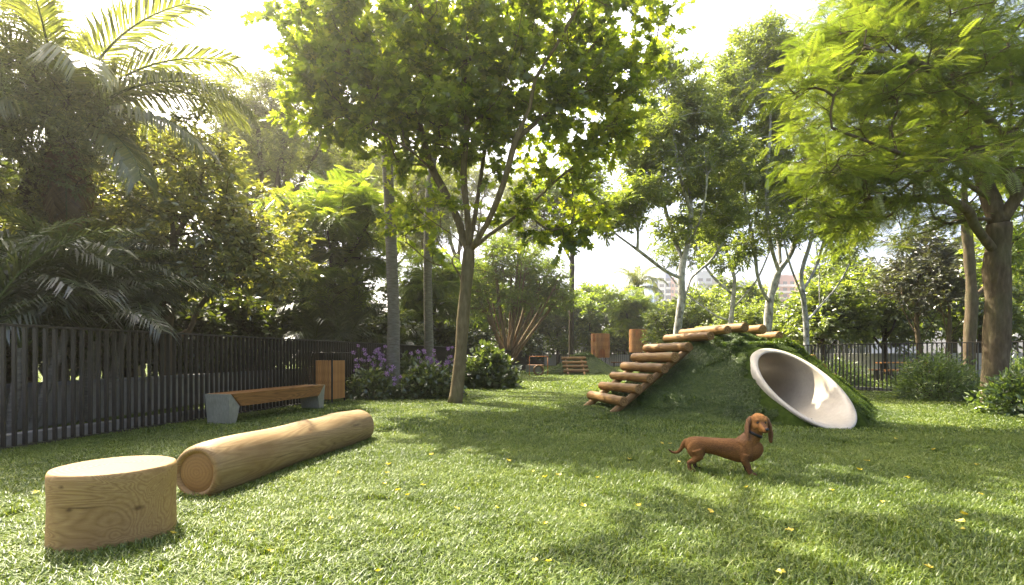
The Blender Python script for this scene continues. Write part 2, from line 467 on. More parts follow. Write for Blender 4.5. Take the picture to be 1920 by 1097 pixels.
class MB:
    """collects vertices and faces (any polygon size), optional per-vertex tint/colour, per-face material"""
    def __init__(s):
        s.v, s.f, s.n, s.t, s.mi, s.sm = [], [], 0, [], [], []
        s.has_t = False

    def add(s, v, faces, tint=None, mi=0, smooth=False):
        v = np.asarray(v, float).reshape(-1, 3)
        fa = np.asarray(faces, int)
        s.v.append(v)
        s.f.append(fa + s.n)
        s.n += len(v)
        if tint is None:
            s.t.append(np.full(len(v), 0.5))
        else:
            s.t.append(np.broadcast_to(np.asarray(tint, float), (len(v),)))
            s.has_t = True
        s.mi.append(np.full(len(fa), mi))
        s.sm.append(np.full(len(fa), smooth))

    def mesh(s, name, mats):
        me = bpy.data.meshes.new(name)
        v = np.concatenate(s.v)
        me.vertices.add(len(v))
        me.vertices.foreach_set('co', v.astype(np.float32).ravel())
        flat = np.concatenate([f.ravel() for f in s.f])
        tot = np.concatenate([np.full(len(f), f.shape[1]) for f in s.f])
        me.loops.add(len(flat))
        me.loops.foreach_set('vertex_index', flat.astype(np.int32))
        me.polygons.add(len(tot))
        st = np.concatenate([[0], np.cumsum(tot)[:-1]])
        me.polygons.foreach_set('loop_start', st.astype(np.int32))
        me.polygons.foreach_set('material_index', np.concatenate(s.mi).astype(np.int32))
        me.polygons.foreach_set('use_smooth', np.concatenate(s.sm))
        if s.has_t:
            a = me.attributes.new('tint', 'FLOAT', 'POINT')
            a.data.foreach_set('value', np.concatenate(s.t).astype(np.float32))
        me.update(calc_edges=True)
        for m in (mats if isinstance(mats, (list, tuple)) else [mats]):
            me.materials.append(M[m] if isinstance(m, str) else m)
        return me

    def build(s, name, mats, parent=None, loc=(0, 0, 0), rot=(0, 0, 0)):
        return link(name, s.mesh(name, mats), parent, loc, rot)

    # --- shapes
    def box(s, c, size, rz=0.0, mi=0, bevel=0.0):
        c = np.asarray(c, float)
        h = np.asarray(size, float) / 2
        if bevel > 0:
            bm = bmesh.new()
            bmesh.ops.create_cube(bm, size=1.0)
            for vv in bm.verts:
                vv.co = Vector((vv.co.x * size[0], vv.co.y * size[1], vv.co.z * size[2]))
            bmesh.ops.bevel(bm, geom=list(bm.edges), offset=bevel, segments=2, affect='EDGES', profile=0.5)
            bmesh.ops.triangulate(bm, faces=[f for f in bm.faces if len(f.verts) not in (3, 4)])
            bm.verts.index_update()
            v = np.array([list(x.co) for x in bm.verts])
            q = [[x.index for x in f.verts] for f in bm.faces if len(f.verts) == 4]
            t = [[x.index for x in f.verts] for f in bm.faces if len(f.verts) == 3]
            bm.free()
        else:
            v = np.array([[x, y, z] for x in (-1, 1) for y in (-1, 1) for z in (-1, 1)], float) * h
            q = [[0, 1, 3, 2], [4, 6, 7, 5], [0, 4, 5, 1], [2, 3, 7, 6], [0, 2, 6, 4], [1, 5, 7, 3]]
            t = []
        ca, sa = math.cos(rz), math.sin(rz)
        v = np.stack([v[:, 0] * ca - v[:, 1] * sa, v[:, 0] * sa + v[:, 1] * ca, v[:, 2]], 1) + c
        n0 = s.n
        s.add(v, q, mi=mi)
        if t:
            s.f.append(np.array(t, int) + n0)
            s.mi.append(np.full(len(t), mi))
            s.sm.append(np.full(len(t), False))

    def tube(s, pts, rad, k=8, cap=True, mi=0, tint=None, smooth=True):
        pts = np.asarray(pts, float)
        n = len(pts)
        rad = np.broadcast_to(np.asarray(rad, float), (n,))
        d = np.gradient(pts, axis=0)
        d /= np.linalg.norm(d, axis=1)[:, None] + 1e-9
        m = d.mean(0)
        ref = np.array([0, 0, 1.0]) if abs(m[2]) < 0.8 * np.linalg.norm(m) + 1e-9 else np.array([1.0, 0.13, 0])
        a = np.cross(d, ref)
        a /= np.linalg.norm(a, axis=1)[:, None] + 1e-9
        b = np.cross(a, d)
        th = np.arange(k) / k * 2 * np.pi
        v = pts[:, None] + rad[:, None, None] * (np.cos(th)[None, :, None] * a[:, None] + np.sin(th)[None, :, None] * b[:, None])
        i = np.arange(n - 1)[:, None] * k
        j = np.arange(k)[None, :]
        j2 = (j + 1) % k
        q = np.stack([i + j, i + j2, i + k + j2, i + k + j], -1).reshape(-1, 4)
        n0 = s.n
        s.add(v.reshape(-1, 3), q, mi=mi, tint=tint, smooth=smooth)
        if cap and k > 2:
            for e, rev in ((0, False), (n - 1, True)):
                f = np.arange(k) + e * k
                s.f.append((f[::-1] if not rev else f)[None] + n0)
                s.mi.append(np.full(1, mi))
                s.sm.append(np.full(1, False))

    def lathe(s, prof, axis='Z', k=24, c=(0, 0, 0), mi=0, smooth=True, wob=None):
        """prof = [(radius, height)...] closed by tiny end radii"""
        prof = np.asarray(prof, float)
        th = np.arange(k) / k * 2 * np.pi
        rr = prof[:, 0][:, None] * np.ones(k)[None]
        if wob is not None:
            rr = rr * wob(th[None, :], prof[:, 1][:, None])
        x, y, z = rr * np.cos(th), rr * np.sin(th), prof[:, 1][:, None] * np.ones(k)[None]
        v = {'Z': np.stack([x, y, z], -1), 'Y': np.stack([y, z, x], -1), 'X': np.stack([z, x, y], -1)}[axis]
        n = len(prof)
        i = np.arange(n - 1)[:, None] * k
        j = np.arange(k)[None, :]
        j2 = (j + 1) % k
        q = np.stack([i + j, i + j2, i + k + j2, i + k + j], -1).reshape(-1, 4)
        s.add(v.reshape(-1, 3) + np.asarray(c), q, mi=mi, smooth=smooth)


def unit(a):
    return a / (np.linalg.norm(a, axis=-1, keepdims=True) + 1e-9)


def place(mb, tv, tf, pos, d, nrm, scale, tint, mi=0):
    """put a template (axis +y, face up +z) at many places"""
    d = unit(d)
    x = unit(np.cross(d, nrm))
    z = np.cross(x, d)
    Rm = np.stack([x, d, z], -1)
    sc = np.asarray(scale, float)
    if sc.ndim == 1:
        sc = np.repeat(sc[:, None], 3, 1)
    v = np.einsum('nij,nkj->nki', Rm, tv[None] * sc[:, None, :]) + pos[:, None, :]
    k = len(tv)
    f = (tf[None] + (np.arange(len(pos)) * k)[:, None, None]).reshape(-1, tf.shape[1])
    mb.add(v.reshape(-1, 3), f, tint=np.repeat(tint, k), mi=mi)


# ------------------------------------------------------------------ leaf templates
def tmpl_maple():
    o = [(0, 0), (0.2, -0.07), (0.5, 0.16), (0.28, 0.30), (0.52, 0.66), (0.17, 0.60), (0, 1.0), (-0.17, 0.60), (-0.52, 0.66), (-0.28, 0.30), (-0.5, 0.16), (-0.2, -0.07)]
    v = [(x, y, 0.16 * abs(x) - 0.14 * y * y) for x, y in o] + [(0, 0.32, -0.03)]
    c = len(o)
    f = [(i, (i + 1) % c, c) for i in range(c)]
    return np.array(v, float), np.array(f)


def tmpl_oval(w=0.45):
    v = np.array([(0, 0, 0), (w * 0.42, 0.3, 0.05), (w * 0.40, 0.62, 0.02), (0, 1, -0.13), (-w * 0.40, 0.62, 0.02), (-w * 0.42, 0.3, 0.05), (0, 0.5, -0.03)], float)
    f = np.array([(0, 1, 6), (1, 2, 6), (2, 3, 6), (3, 4, 6), (4, 5, 6), (5, 0, 6)])
    return v, f


def tmpl_hex(w=0.5):
    v = np.array([(0, 0, 0), (w * 0.45, 0.3, 0.05), (w * 0.40, 0.66, 0.0), (0, 1, -0.13), (-w * 0.40, 0.66, 0.0), (-w * 0.45, 0.3, 0.05)], float)
    return v, np.array([(0, 1, 2), (0, 2, 3), (0, 3, 4), (0, 4, 5)])


def tmpl_lance(w=0.3):
    v = np.array([(0, 0, 0), (w * 0.5, 0.42, 0.06), (0, 1, -0.1), (-w * 0.5, 0.42, 0.06)], float)
    return v, np.array([(0, 1, 2), (0, 2, 3)])


def tmpl_pinnate(pairs=13, w=0.048, droop=0.30, ll=0.20):
    v, f = [], []
    for i in range(pairs):
        t = 0.12 + 0.88 * i / (pairs - 1)
        ln = ll * (0.55 + 0.9 * math.sin(math.pi * (0.12 + 0.80 * t)))
        z = -droop * t * t
        for sd in (-1, 1):
            a = np.array([0, t, z])
            dx = np.array([sd * 0.86, 0.45, -0.22])
            tip = a + dx * ln
            mid = a + dx * ln * 0.45
            wv = np.array([-sd * 0.4, 0.9, 0.0]) * w * 0.5
            b = len(v)
            v += [a, mid + wv, tip, mid - wv]
            f += [(b, b + 1, b + 2), (b, b + 2, b + 3)]
    b = len(v)
    v += [(0.006, 0, 0), (-0.006, 0, 0), (0.004, 0.55, -droop * 0.3), (-0.004, 0.55, -droop * 0.3), (0.002, 1.05, -droop * 1.1), (-0.002, 1.05, -droop * 1.1)]
    f += [(b, b + 2, b + 1), (b + 1, b + 2, b + 3), (b + 2, b + 4, b + 3), (b + 3, b + 4, b + 5)]
    return np.array(v, float), np.array(f)


def tmpl_twig():
    v = [(math.cos(a), 0, math.sin(a)) for a in (0, 2.09, 4.19)] + [(math.cos(a) * 0.45, 1, math.sin(a) * 0.45) for a in (0, 2.09, 4.19)]
    f = [(0, 1, 4, 3), (1, 2, 5, 4), (2, 0, 3, 5)]
    return np.array(v, float), np.array(f)


T_MAPLE, T_OVAL, T_OVALW, T_LANCE, T_PIN, T_PINS, T_TWIG = tmpl_maple(), tmpl_oval(0.5), tmpl_oval(0.75), tmpl_lance(0.3), tmpl_pinnate(), tmpl_pinnate(9, 0.085), tmpl_twig()


# ------------------------------------------------------------------ trees
def resample(p, step):
    p = np.asarray(p, float)
    # Catmull-Rom through the given points, then even steps
    q = [p[0]]
    for i in range(len(p) - 1):
        p0, p1, p2, p3 = p[max(i - 1, 0)], p[i], p[i + 1], p[min(i + 2, len(p) - 1)]
        m = max(2, int(np.linalg.norm(p2 - p1) / step))
        for t in np.arange(1, m + 1) / m:
            q.append(0.5 * ((2 * p1) + (-p0 + p2) * t + (2 * p0 - 5 * p1 + 4 * p2 - p3) * t * t + (-p0 + 3 * p1 - 3 * p2 + p3) * t ** 3))
    return np.array(q)


def sample_lobes(lobes, n, rng, shell=0.55):
    """points spread over ellipsoids, denser towards their skin"""
    w = np.array([l[2] if len(l) > 2 else l[1][0] * l[1][1] * l[1][2] for l in lobes], float)
    w = w ** (1.0 if len(lobes[0]) > 2 else 0.8)
    idx = rng.choice(len(lobes), n, p=w / w.sum())
    u = unit(rng.normal(size=(n, 3)))
    r = (shell ** 3 + (1 - shell ** 3) * rng.random(n)) ** (1 / 3)
    c = np.array([l[0] for l in lobes], float)[idx]
    rr = np.array([l[1] for l in lobes], float)[idx]
    return c + u * rr * r[:, None]


def grow_tree(name, label, base, trunk, limbs, lobes, ntips, rad, bark, leaf, kind, seed, group=None, cat='tree', nsub=6, nleaf=7, twl=0.45, leaf_s=0.14,
              up=0.25, tip_r=0.006, flare=0.5, alpha=0.3, shell=0.5, droop=0.3, step=0.25, leaf_flat=0.8, tw_z=0.8, sides=10, tint_mu=0.45, tint_sd=0.2, top_light=0.0):
    """a tree standing at base: trunk and limbs as drawn, finer branches grown towards points of the crown, leaves on their twigs"""
    rng = np.random.default_rng(seed)
    base = np.array([base[0], base[1], base[2] if len(base) > 2 else 0.0])
    pos, par, plen, chains, main = [], [], [], [], []

    def add_chain(pts, parent, is_main):
        ids = [parent] if parent >= 0 else []
        for q in pts:
            pos.append(q)
            par.append(ids[-1] if ids else -1)
            plen.append((plen[ids[-1]] + np.linalg.norm(q - pos[ids[-1]])) if ids else 0.0)
            ids.append(len(pos) - 1)
        chains.append(ids)
        main.append(is_main)

    t = resample(np.array(trunk) - base, step)
    add_chain(t, -1, True)
    for lb in limbs:
        lb = np.array(lb) - base
        A = np.array(pos)
        i = int(np.argmin(np.linalg.norm(A - lb[0], axis=1)))
        pts = resample(np.vstack([pos[i], lb[1:] if np.linalg.norm(lb[0] - pos[i]) < 0.35 else lb]), step)[1:]
        add_chain(pts, i, True)
    lobes = [(np.array(l[0]) - base,) + tuple(l[1:]) for l in lobes]
    tips = sample_lobes(lobes, ntips, rng, shell)
    A = np.array(pos)
    dist = np.array([np.min(np.linalg.norm(A - q, axis=1)) for q in tips])
    tips = tips[np.argsort(dist)]
    h0 = 0.45 * t[-1][2]
    tip_nodes, tip_chain = [], []
    buf = np.zeros((len(pos) + ntips * 40, 3))
    pl = np.zeros(len(buf))
    buf[:len(pos)] = pos
    pl[:len(pos)] = plen
    for q in tips:
        n = len(pos)
        B = buf[:n]
        d = np.linalg.norm(B - q, axis=1) + alpha * pl[:n]
        d = d + np.where(B[:, 2] > q[2] + 0.3, 0.8 * (B[:, 2] - q[2]), 0.0) + np.where(B[:, 2] < h0, 3.0, 0)
        i = int(np.argmin(d))
        p0 = B[i].copy()
        L = np.linalg.norm(q - p0)
        if L < 0.05:
            continue
        pd = B[i] - B[par[i]] if par[i] >= 0 else np.array([0, 0, 1.0])
        pd = pd / (np.linalg.norm(pd) + 1e-9)
        c1 = p0 + (0.5 * pd + 0.5 * (q - p0) / L) * L * 0.4
        c2 = q - np.array([(q - p0)[0] / L * 0.6, (q - p0)[1] / L * 0.6, up]) * L * 0.35
        m = max(3, min(30, int(L / step)))
        tt = np.arange(1, m + 1)[:, None] / m
        pts = (1 - tt) ** 3 * p0 + 3 * (1 - tt) ** 2 * tt * c1 + 3 * (1 - tt) * tt ** 2 * c2 + tt ** 3 * q
        pts[:-1] += rng.normal(0, 0.035 * min(1, L), (m - 1, 3))
        add_chain(pts, i, False)
        buf[n:n + m] = pts
        pl[n:n + m] = plen[n:n + m]
        tip_nodes.append(len(pos) - 1)
        tip_chain.append(len(chains) - 1)
    pos = np.array(pos)
    cnt = np.zeros(len(pos))
    cnt[tip_nodes] = 1
    for i in range(len(pos) - 1, 0, -1):
        if par[i] >= 0:
            cnt[par[i]] += max(cnt[i], 0.02)
    N = max(cnt[0], 2)
    p = math.log(rad / tip_r) / math.log(N)
    rr = tip_r * np.maximum(cnt, 0.7) ** p
    if flare:
        hgt = pos[:, 2]
        rr = rr * np.where(cnt > 0.5 * N, 1 + flare * np.exp(-np.maximum(hgt, 0) / (rad * 0.9)), 1)
    root = thing(name, label, cat, tuple(base), 0, group)
    tm, bm_ = MB(), MB()
    for ids, mn in zip(chains, main):
        ids = np.array(ids)
        r = rr[ids].copy()
        if len(ids) > 1 and par[ids[1]] == ids[0] and ids is not chains[0]:
            r[0] = min(r[0], r[1] * 1.15)
        k = sides if r.max() > 0.08 else (6 if r.max() > 0.03 else 4)
        if mn:
            # uneven girth so that the bark line wavers
            tm.tube(pos[ids], r * (1 + 0.05 * np.sin(np.arange(len(ids)) * 1.7 + rng.random() * 6)), max(k, 8), cap=True)
        else:
            bm_.tube(pos[ids], r, k, cap=False)
    tm.build('trunk', bark, root)
    # twigs and leaves
    cr = MB()
    ti = np.array(tip_nodes)
    cd = unit(pos[ti] - pos[np.array(par)[ti]])
    nt_ = len(ti)
    if nt_:
        rep = np.repeat(np.arange(nt_), nsub)
        back = rng.random(len(rep)) * 0.5
        o = pos[ti][rep] - cd[rep] * (back * twl)[:, None]
        d = unit(cd[rep] * 0.7 + unit(rng.normal(size=(len(rep), 3)) * np.array([1, 1, tw_z])) * 1.0 + np.array([0, 0, 0.12]))
        ln = twl * (0.55 + 0.7 * rng.random(len(rep)))
        nrm = unit(rng.normal(size=(len(rep), 3)) + 1e-3)
        place(bm_, T_TWIG[0], T_TWIG[1], o, d, nrm, np.stack([np.full(len(rep), tip_r * 0.6), ln, np.full(len(rep), tip_r * 0.6)], 1), np.full(len(rep), 0.5))
        tv, tf = {'maple': T_MAPLE, 'oval': T_OVAL, 'wide': T_OVALW, 'hex': tmpl_hex(), 'lance': T_LANCE, 'pin': T_PIN, 'pins': T_PINS}[kind]
        r2 = np.repeat(np.arange(len(rep)), nleaf)
        nl = len(r2)
        tpos = 0.15 + 0.85 * (np.tile(np.arange(nleaf), len(rep)) + rng.random(nl)) / nleaf
        lo = o[r2] + d[r2] * (ln[r2] * tpos)[:, None]
        lat = unit(np.cross(d[r2], np.array([0.05, 0.02, 1.0])))
        sgn = np.where(np.arange(nl) % 2 == 0, 1.0, -1.0)[:, None]
        ld = unit(d[r2] * (0.55 + 0.4 * tpos)[:, None] + lat * sgn * 0.75 + rng.normal(0, 0.35, (nl, 3)) + np.array([0, 0, -droop]))
        ln_ = unit(np.array([0, 0, 1.0]) * leaf_flat + rng.normal(0, 0.5, (nl, 3)))
        s = leaf_s * (0.65 + 0.6 * rng.random(nl))
        clump = rng.normal(tint_mu, tint_sd * 0.7, nt_)[rep][r2]
        tint = clump + rng.normal(0, tint_sd, nl)
        place(cr, tv, tf, lo, ld, ln_, s, np.clip(tint, 0, 1))
    bo = bm_.build('branches', bark, root)
    bo['kind'] = 'stuff'
    co = cr.build('crown', leaf, root)
    co['kind'] = 'stuff'
    CHILDREN[root.name] = [c for c in COL.objects if c.parent is root]
    for c in CHILDREN[root.name]:
        CHILDREN[c.name] = []
    return root


def frond_mesh(name, length, e0, bend, pairs=52, ll=0.55, leaf='leaf_palm', hang=0.7, seed=0, width=0.028, twist=0.0):
    """one palm frond leaving the origin along +y at elevation e0 and arching down by bend"""
    rng = np.random.default_rng(seed)
    mb = MB()
    n = 16
    t = np.linspace(0, 1, n)
    ang = e0 - bend * t ** 1.3
    ds = length / (n - 1)
    y = np.concatenate([[0], np.cumsum(np.cos(ang[:-1]) * ds)])
    z = np.concatenate([[0], np.cumsum(np.sin(ang[:-1]) * ds)])
    x = 0.05 * length * np.sin(t * 2.2 + seed) * t
    spine = np.stack([x, y, z], 1)
    mb.tube(spine, 0.022 * (1 - 0.85 * t) * length / 2.4 + 0.003, 5, mi=1, tint=0.8)
    for i in range(pairs):
        u = 0.10 + 0.90 * (i + 0.5 * rng.random()) / pairs
        k = u * (n - 1)
        a = int(min(k, n - 2))
        p = spine[a] + (spine[a + 1] - spine[a]) * (k - a)
        f = unit(spine[a + 1] - spine[a])
        L = ll * (0.5 + 0.75 * math.sin(math.pi * (0.1 + 0.78 * u))) * (0.85 + 0.3 * rng.random())
        for sd in (-1, 1):
            side = np.array([sd, 0, 0.0])
            upv = np.cross(np.array([1.0, 0, 0]), f)
            d0 = unit(side * 0.8 + f * (0.45 + 0.5 * u) + upv * (0.25 - 0.35 * hang) + rng.normal(0, 0.06, 3))
            p1 = p + d0 * L * 0.45
            d1 = unit(d0 * (1 - hang * 0.5) + np.array([0, 0, -1.0]) * hang + rng.normal(0, 0.05, 3))
            p2 = p1 + d1 * L * 0.55
            wv = unit(np.cross(d0, np.cross(f, d0)) + 1e-6) * width * 0.5
            tt = np.clip(rng.normal(0.5, 0.2), 0, 1)
            mb.add([p - wv * 0.5, p + wv * 0.5, p1 + wv, p1 - wv, p2], [(0, 1, 2, 3)], tint=tt)
            nn = mb.n - 5
            mb.f.append(np.array([(3, 2, 4)]) + nn)
            mb.mi.append(np.zeros(1))
            mb.sm.append(np.zeros(1, bool))
    return mb.mesh(name, [leaf, 'stem'])


def make_palm(name, label, base, path, r0, r1, fronds, meshes, bark='bark_palm', group=None, ring=0.09, cat='palm tree', stub=True):
    """path = trunk points up to the crown; fronds = [(azimuth deg, mesh index, tilt deg, scale)]"""
    base = np.array([base[0], base[1], 0.0])
    root = thing(name, label, cat, tuple(base), 0, group)
    p = resample(np.array(path) - base, ring / 2)
    n = len(p)
    r = r0 + (r1 - r0) * np.linspace(0, 1, n)
    r = r * (1 + 0.028 * np.where(np.arange(n) % 2 == 0, 1, -1)) * (1 + 0.45 * np.exp(-np.linspace(0, 1, n) * 9) * (1 if stub else 0))
    mb = MB()
    mb.tube(p, r, 14)
    mb.build('trunk', bark, root)
    top = p[-1]
    if stub:
        cs = MB()
        cs.tube([top - (0, 0, 0.05), top + (0, 0, 0.25), top + (0, 0, 0.7)], [r1 * 1.05, r1 * 0.95, r1 * 0.35], 10)
        cs.build('crownshaft', 'stem', root)
    for az, mi, tilt, sc in fronds:
        o = link('frond', meshes[mi], root, tuple(top + (0, 0, 0.25 if stub else 0.0)), (R(tilt), 0, R(-az)), (sc,) * 3)
    CHILDREN[root.name] = [c for c in COL.objects if c.parent is root]
    for c in CHILDREN[root.name]:
        CHILDREN[c.name] = []
    return root

# ================================================================== SETTING
def fence_x(y):            # line of the slatted fence on the left
    return -6.387 + 0.205 * y


FA, FB = 4.3, 45.0          # depth range of the left fence
LF_ANG = math.atan2(0.205, 1.0)          # its heading, clockwise from +y

g = MB()
s_ = 450.0
g.add([(-s_, -60, 0), (s_, -60, 0), (s_, s_, 0), (-s_, s_, 0)], [(0, 1, 2, 3)])
ground = g.build('ground', 'soil')
tag(ground, 'flat green lawn ground of the dog park', None, kind='structure')

# ---------------------------------------------------------------- grass
def grass_patch(name, size, n, hmin, hmax, w, seed, mat, lean=0.75, flat=0.55):
    rng = np.random.default_rng(seed)
    k = n
    xy = (rng.random((k, 2)) - 0.5) * size
    az = rng.random(k) * 6.283
    ht = hmin + (hmax - hmin) * rng.random(k) ** 1.4
    ln = lean * (0.35 + 0.9 * rng.random(k))
    dx = np.stack([np.cos(az), np.sin(az), np.zeros(k)], 1)
    sx = np.stack([-np.sin(az), np.cos(az), np.zeros(k)], 1) * (w * (0.7 + 0.6 * rng.random(k)))[:, None] * 0.5
    b = np.concatenate([xy, np.full((k, 1), -0.004)], 1)
    up = np.array([0, 0, 1.0])
    m = b + dx * (ht * ln * 0.35)[:, None] + up * (ht * 0.55)[:, None]
    e = b + dx * (ht * ln * 1.05)[:, None] + up * (ht * (1.0 - flat * ln * 0.6))[:, None]
    v = np.stack([b - sx, b + sx, m + sx * 0.8, m - sx * 0.8, e], 1)
    i = np.arange(k)[:, None] * 5
    q = i + np.array([0, 1, 2, 3])
    t = i + np.array([3, 2, 4])
    tint = np.clip(rng.normal(0.42, 0.2, k) + (rng.random(k) < 0.08) * 0.45, 0, 1)
    mb = MB()
    mb.add(v.reshape(-1, 3), q, tint=np.repeat(tint, 5))
    mb.f.append(t)
    mb.mi.append(np.zeros(k))
    mb.sm.append(np.zeros(k, bool))
    return mb.mesh(name, mat)


def patch_collection(name, meshes):
    c = bpy.data.collections.new(name)
    for i, me in enumerate(meshes):
        c.objects.link(bpy.data.objects.new('%s_%d' % (name, i), me))
    return c


def scatter(name, coll, pos, rot, scl, idx, parent=None):
    """one object whose points carry turf patches"""
    me = bpy.data.meshes.new(name)
    n = len(pos)
    me.vertices.add(n)
    me.vertices.foreach_set('co', np.asarray(pos, np.float32).ravel())
    for nm, typ, key, dat in (('rot', 'FLOAT_VECTOR', 'vector', rot), ('scl', 'FLOAT_VECTOR', 'vector', scl), ('pick', 'INT', 'value', idx)):
        a = me.attributes.new(nm, typ, 'POINT')
        a.data.foreach_set(key, np.asarray(dat, np.int32 if typ == 'INT' else np.float32).ravel())
    ng = bpy.data.node_groups.new(name + '_nodes', 'GeometryNodeTree')
    ng.interface.new_socket('Geometry', in_out='INPUT', socket_type='NodeSocketGeometry')
    ng.interface.new_socket('Geometry', in_out='OUTPUT', socket_type='NodeSocketGeometry')
    gi, go = ng.nodes.new('NodeGroupInput'), ng.nodes.new('NodeGroupOutput')
    ci = ng.nodes.new('GeometryNodeCollectionInfo')
    ci.inputs['Collection'].default_value = coll
    ci.inputs['Separate Children'].default_value = True
    ci.inputs['Reset Children'].default_value = True
    ip = ng.nodes.new('GeometryNodeInstanceOnPoints')
    ip.inputs['Pick Instance'].default_value = True

    def attr(nm, dt):
        a = ng.nodes.new('GeometryNodeInputNamedAttribute')
        a.data_type = dt
        a.inputs['Name'].default_value = nm
        return a.outputs['Attribute']
    L = ng.links
    L.new(gi.outputs[0], ip.inputs['Points'])
    L.new(ci.outputs[0], ip.inputs['Instance'])
    L.new(attr('pick', 'INT'), ip.inputs['Instance Index'])
    L.new(attr('rot', 'FLOAT_VECTOR'), ip.inputs['Rotation'])
    L.new(attr('scl', 'FLOAT_VECTOR'), ip.inputs['Scale'])
    L.new(ip.outputs[0], go.inputs[0])
    o = link(name, me, parent)
    md = o.modifiers.new('turf', 'NODES')
    md.node_group = ng
    return o


rngG = np.random.default_rng(5)
near_c = patch_collection('turf_near', [grass_patch('turf_near_%d' % i, 0.62, 4600, 0.024, 0.068, 0.0052, 10 + i, 'blade', lean=1.0) for i in range(4)])
mid_c = patch_collection('turf_mid', [grass_patch('turf_mid_%d' % i, 1.6, 7500, 0.028, 0.068, 0.010, 20 + i, 'blade', lean=0.95) for i in range(3)])
far_c = patch_collection('turf_far', [grass_patch('turf_far_%d' % i, 4.0, 6500, 0.04, 0.09, 0.03, 30 + i, 'blade', lean=0.9) for i in range(2)])

MC = np.array([4.14, 10.1])           # middle of the big mound


def lawn_points(step, y0, y1, half, avoid_mound=True):
    p = []
    y = y0
    while y < y1:
        xm = half(y)
        x = -xm
        while x < xm:
            q = np.array([x, y]) + (rngG.random(2) - 0.5) * step * 0.35
            if not (avoid_mound and np.hypot(*(q - MC)) < 2.2):
                p.append(q)
            x += step
        y += step
    p = np.array(p)
    return np.concatenate([p, np.zeros((len(p), 1))], 1)


def scatter_lawn(name, coll, k, step, y0, y1, half):
    p = lawn_points(step, y0, y1, half)
    n = len(p)
    rot = np.zeros((n, 3))
    rot[:, 2] = rngG.random(n) * 6.283
    # slow swells of longer and shorter turf
    s = 0.95 + 0.16 * np.sin(p[:, 0] * 1.7 + 1.1 * np.sin(p[:, 1] * 0.9)) * np.cos(p[:, 1] * 1.3) + 0.14 * rngG.random(n)
    scl = np.stack([np.full(n, 1.08), np.full(n, 1.08), s], 1)
    o = scatter(name, coll, p, rot, scl, rngG.integers(0, k, n))
    return o


o = scatter_lawn('lawn_grass', near_c, 4, 0.55, 0.6, 6.6, lambda y: y * 1.12 + 2.4)
tag(o, 'short bright lawn grass in the foreground round the stump and dog', 'grass', kind='stuff')
o = scatter_lawn('lawn_grass', mid_c, 3, 1.4, 7.2, 15.5, lambda y: y * 1.12 + 2.5)
tag(o, 'lawn grass in the middle distance round the turf mound', 'grass', kind='stuff')
o = scatter_lawn('lawn_grass', far_c, 2, 3.5, 16.8, 50, lambda y: min(y * 1.1, 34) + 3)
tag(o, 'lawn grass far back towards the end fence', 'grass', kind='stuff')

# ---------------------------------------------------------------- slatted fences
def slat_fence(name, label, p0, p1, n_single, pitch=0.1, h=1.335, d=0.05, t=0.022, kerb_side=1, kerb_label=None, post_every=24):
    """flat fins between a top and a bottom rail; p0 near end, p1 far end"""
    p0, p1 = np.array(p0, float), np.array(p1, float)
    L = np.linalg.norm(p1 - p0)
    ang = math.atan2(-(p1 - p0)[0], (p1 - p0)[1])
    root = thing(name, label, 'fence', (p0[0], p0[1], 0), ang)
    sl = MB()
    sl.box((0, 0, 0), (d, t, h - 0.07), bevel=0.002)
    me = sl.mesh('slat', 'fence')
    n = int(L / pitch)
    rg = np.random.default_rng(3)
    for i in range(min(n, n_single)):
        o = link('slat', me, root, (0, (i + 0.5) * pitch, 0.045 + (h - 0.07) / 2), (0, 0, rg.normal(0, 0.012)))
    if n > n_single:
        mb = MB()
        for i in range(n_single, n):
            mb.box((0, (i + 0.5) * pitch, 0.045 + (h - 0.07) / 2), (d, t, h - 0.072))
        o = mb.build('slat_run', 'fence', root)
        o['kind'] = 'stuff'
    r = MB()
    r.box((0, L / 2, h - 0.0125), (d + 0.012, L, 0.025), bevel=0.003)
    r.build('top_rail', 'fence', root)
    r = MB()
    r.box((0, L / 2, 0.03), (d + 0.008, L, 0.03), bevel=0.003)
    r.build('bottom_rail', 'fence', root)
    return root, ang, L


fr, fang, fL = slat_fence('slatted_fence', 'long dark brown fence of upright slats behind the bench on the left', (fence_x(FA), FA), (fence_x(FB), FB), 165)
fr2, fang2, fL2 = slat_fence('slatted_fence', 'dark slatted fence beyond the tunnel mound and round bush on the right', (12.9, 9.8), (9.05, 15.8), 71)
fr3, fang3, fL3 = slat_fence('slatted_fence', 'far dark bar fence across the end of the lawn behind the log tower', (4.0, 45.5), (16.0, 43.0), 0, pitch=0.16, h=1.5, d=0.03, t=0.03)
fr4, _, _ = slat_fence('slatted_fence', 'dark slatted fence running back from its corner behind the turf mound', (9.05, 15.85), (15.8, 42.6), 0, pitch=0.12)


def kerb(name, label, p0, p1, off, w=0.16, h=0.15):
    p0, p1 = np.array(p0, float), np.array(p1, float)
    L = np.linalg.norm(p1 - p0)
    ang = math.atan2(-(p1 - p0)[0], (p1 - p0)[1])
    mb = MB()
    mb.box((off, L / 2, h / 2), (w, L, h), bevel=0.008)
    o = mb.build(name, 'kerb', None, (p0[0], p0[1], 0), (0, 0, ang))
    return tag(o, label, None, kind='structure')


kerb('kerb', 'pale concrete kerb along the foot of the left fence', (fence_x(3.5), 3.5), (fence_x(FB), FB), -0.20)
kerb('kerb', 'pale concrete kerb under the right fence', (13.2, 9.33), (9.05, 15.8), 0.16, h=0.11)

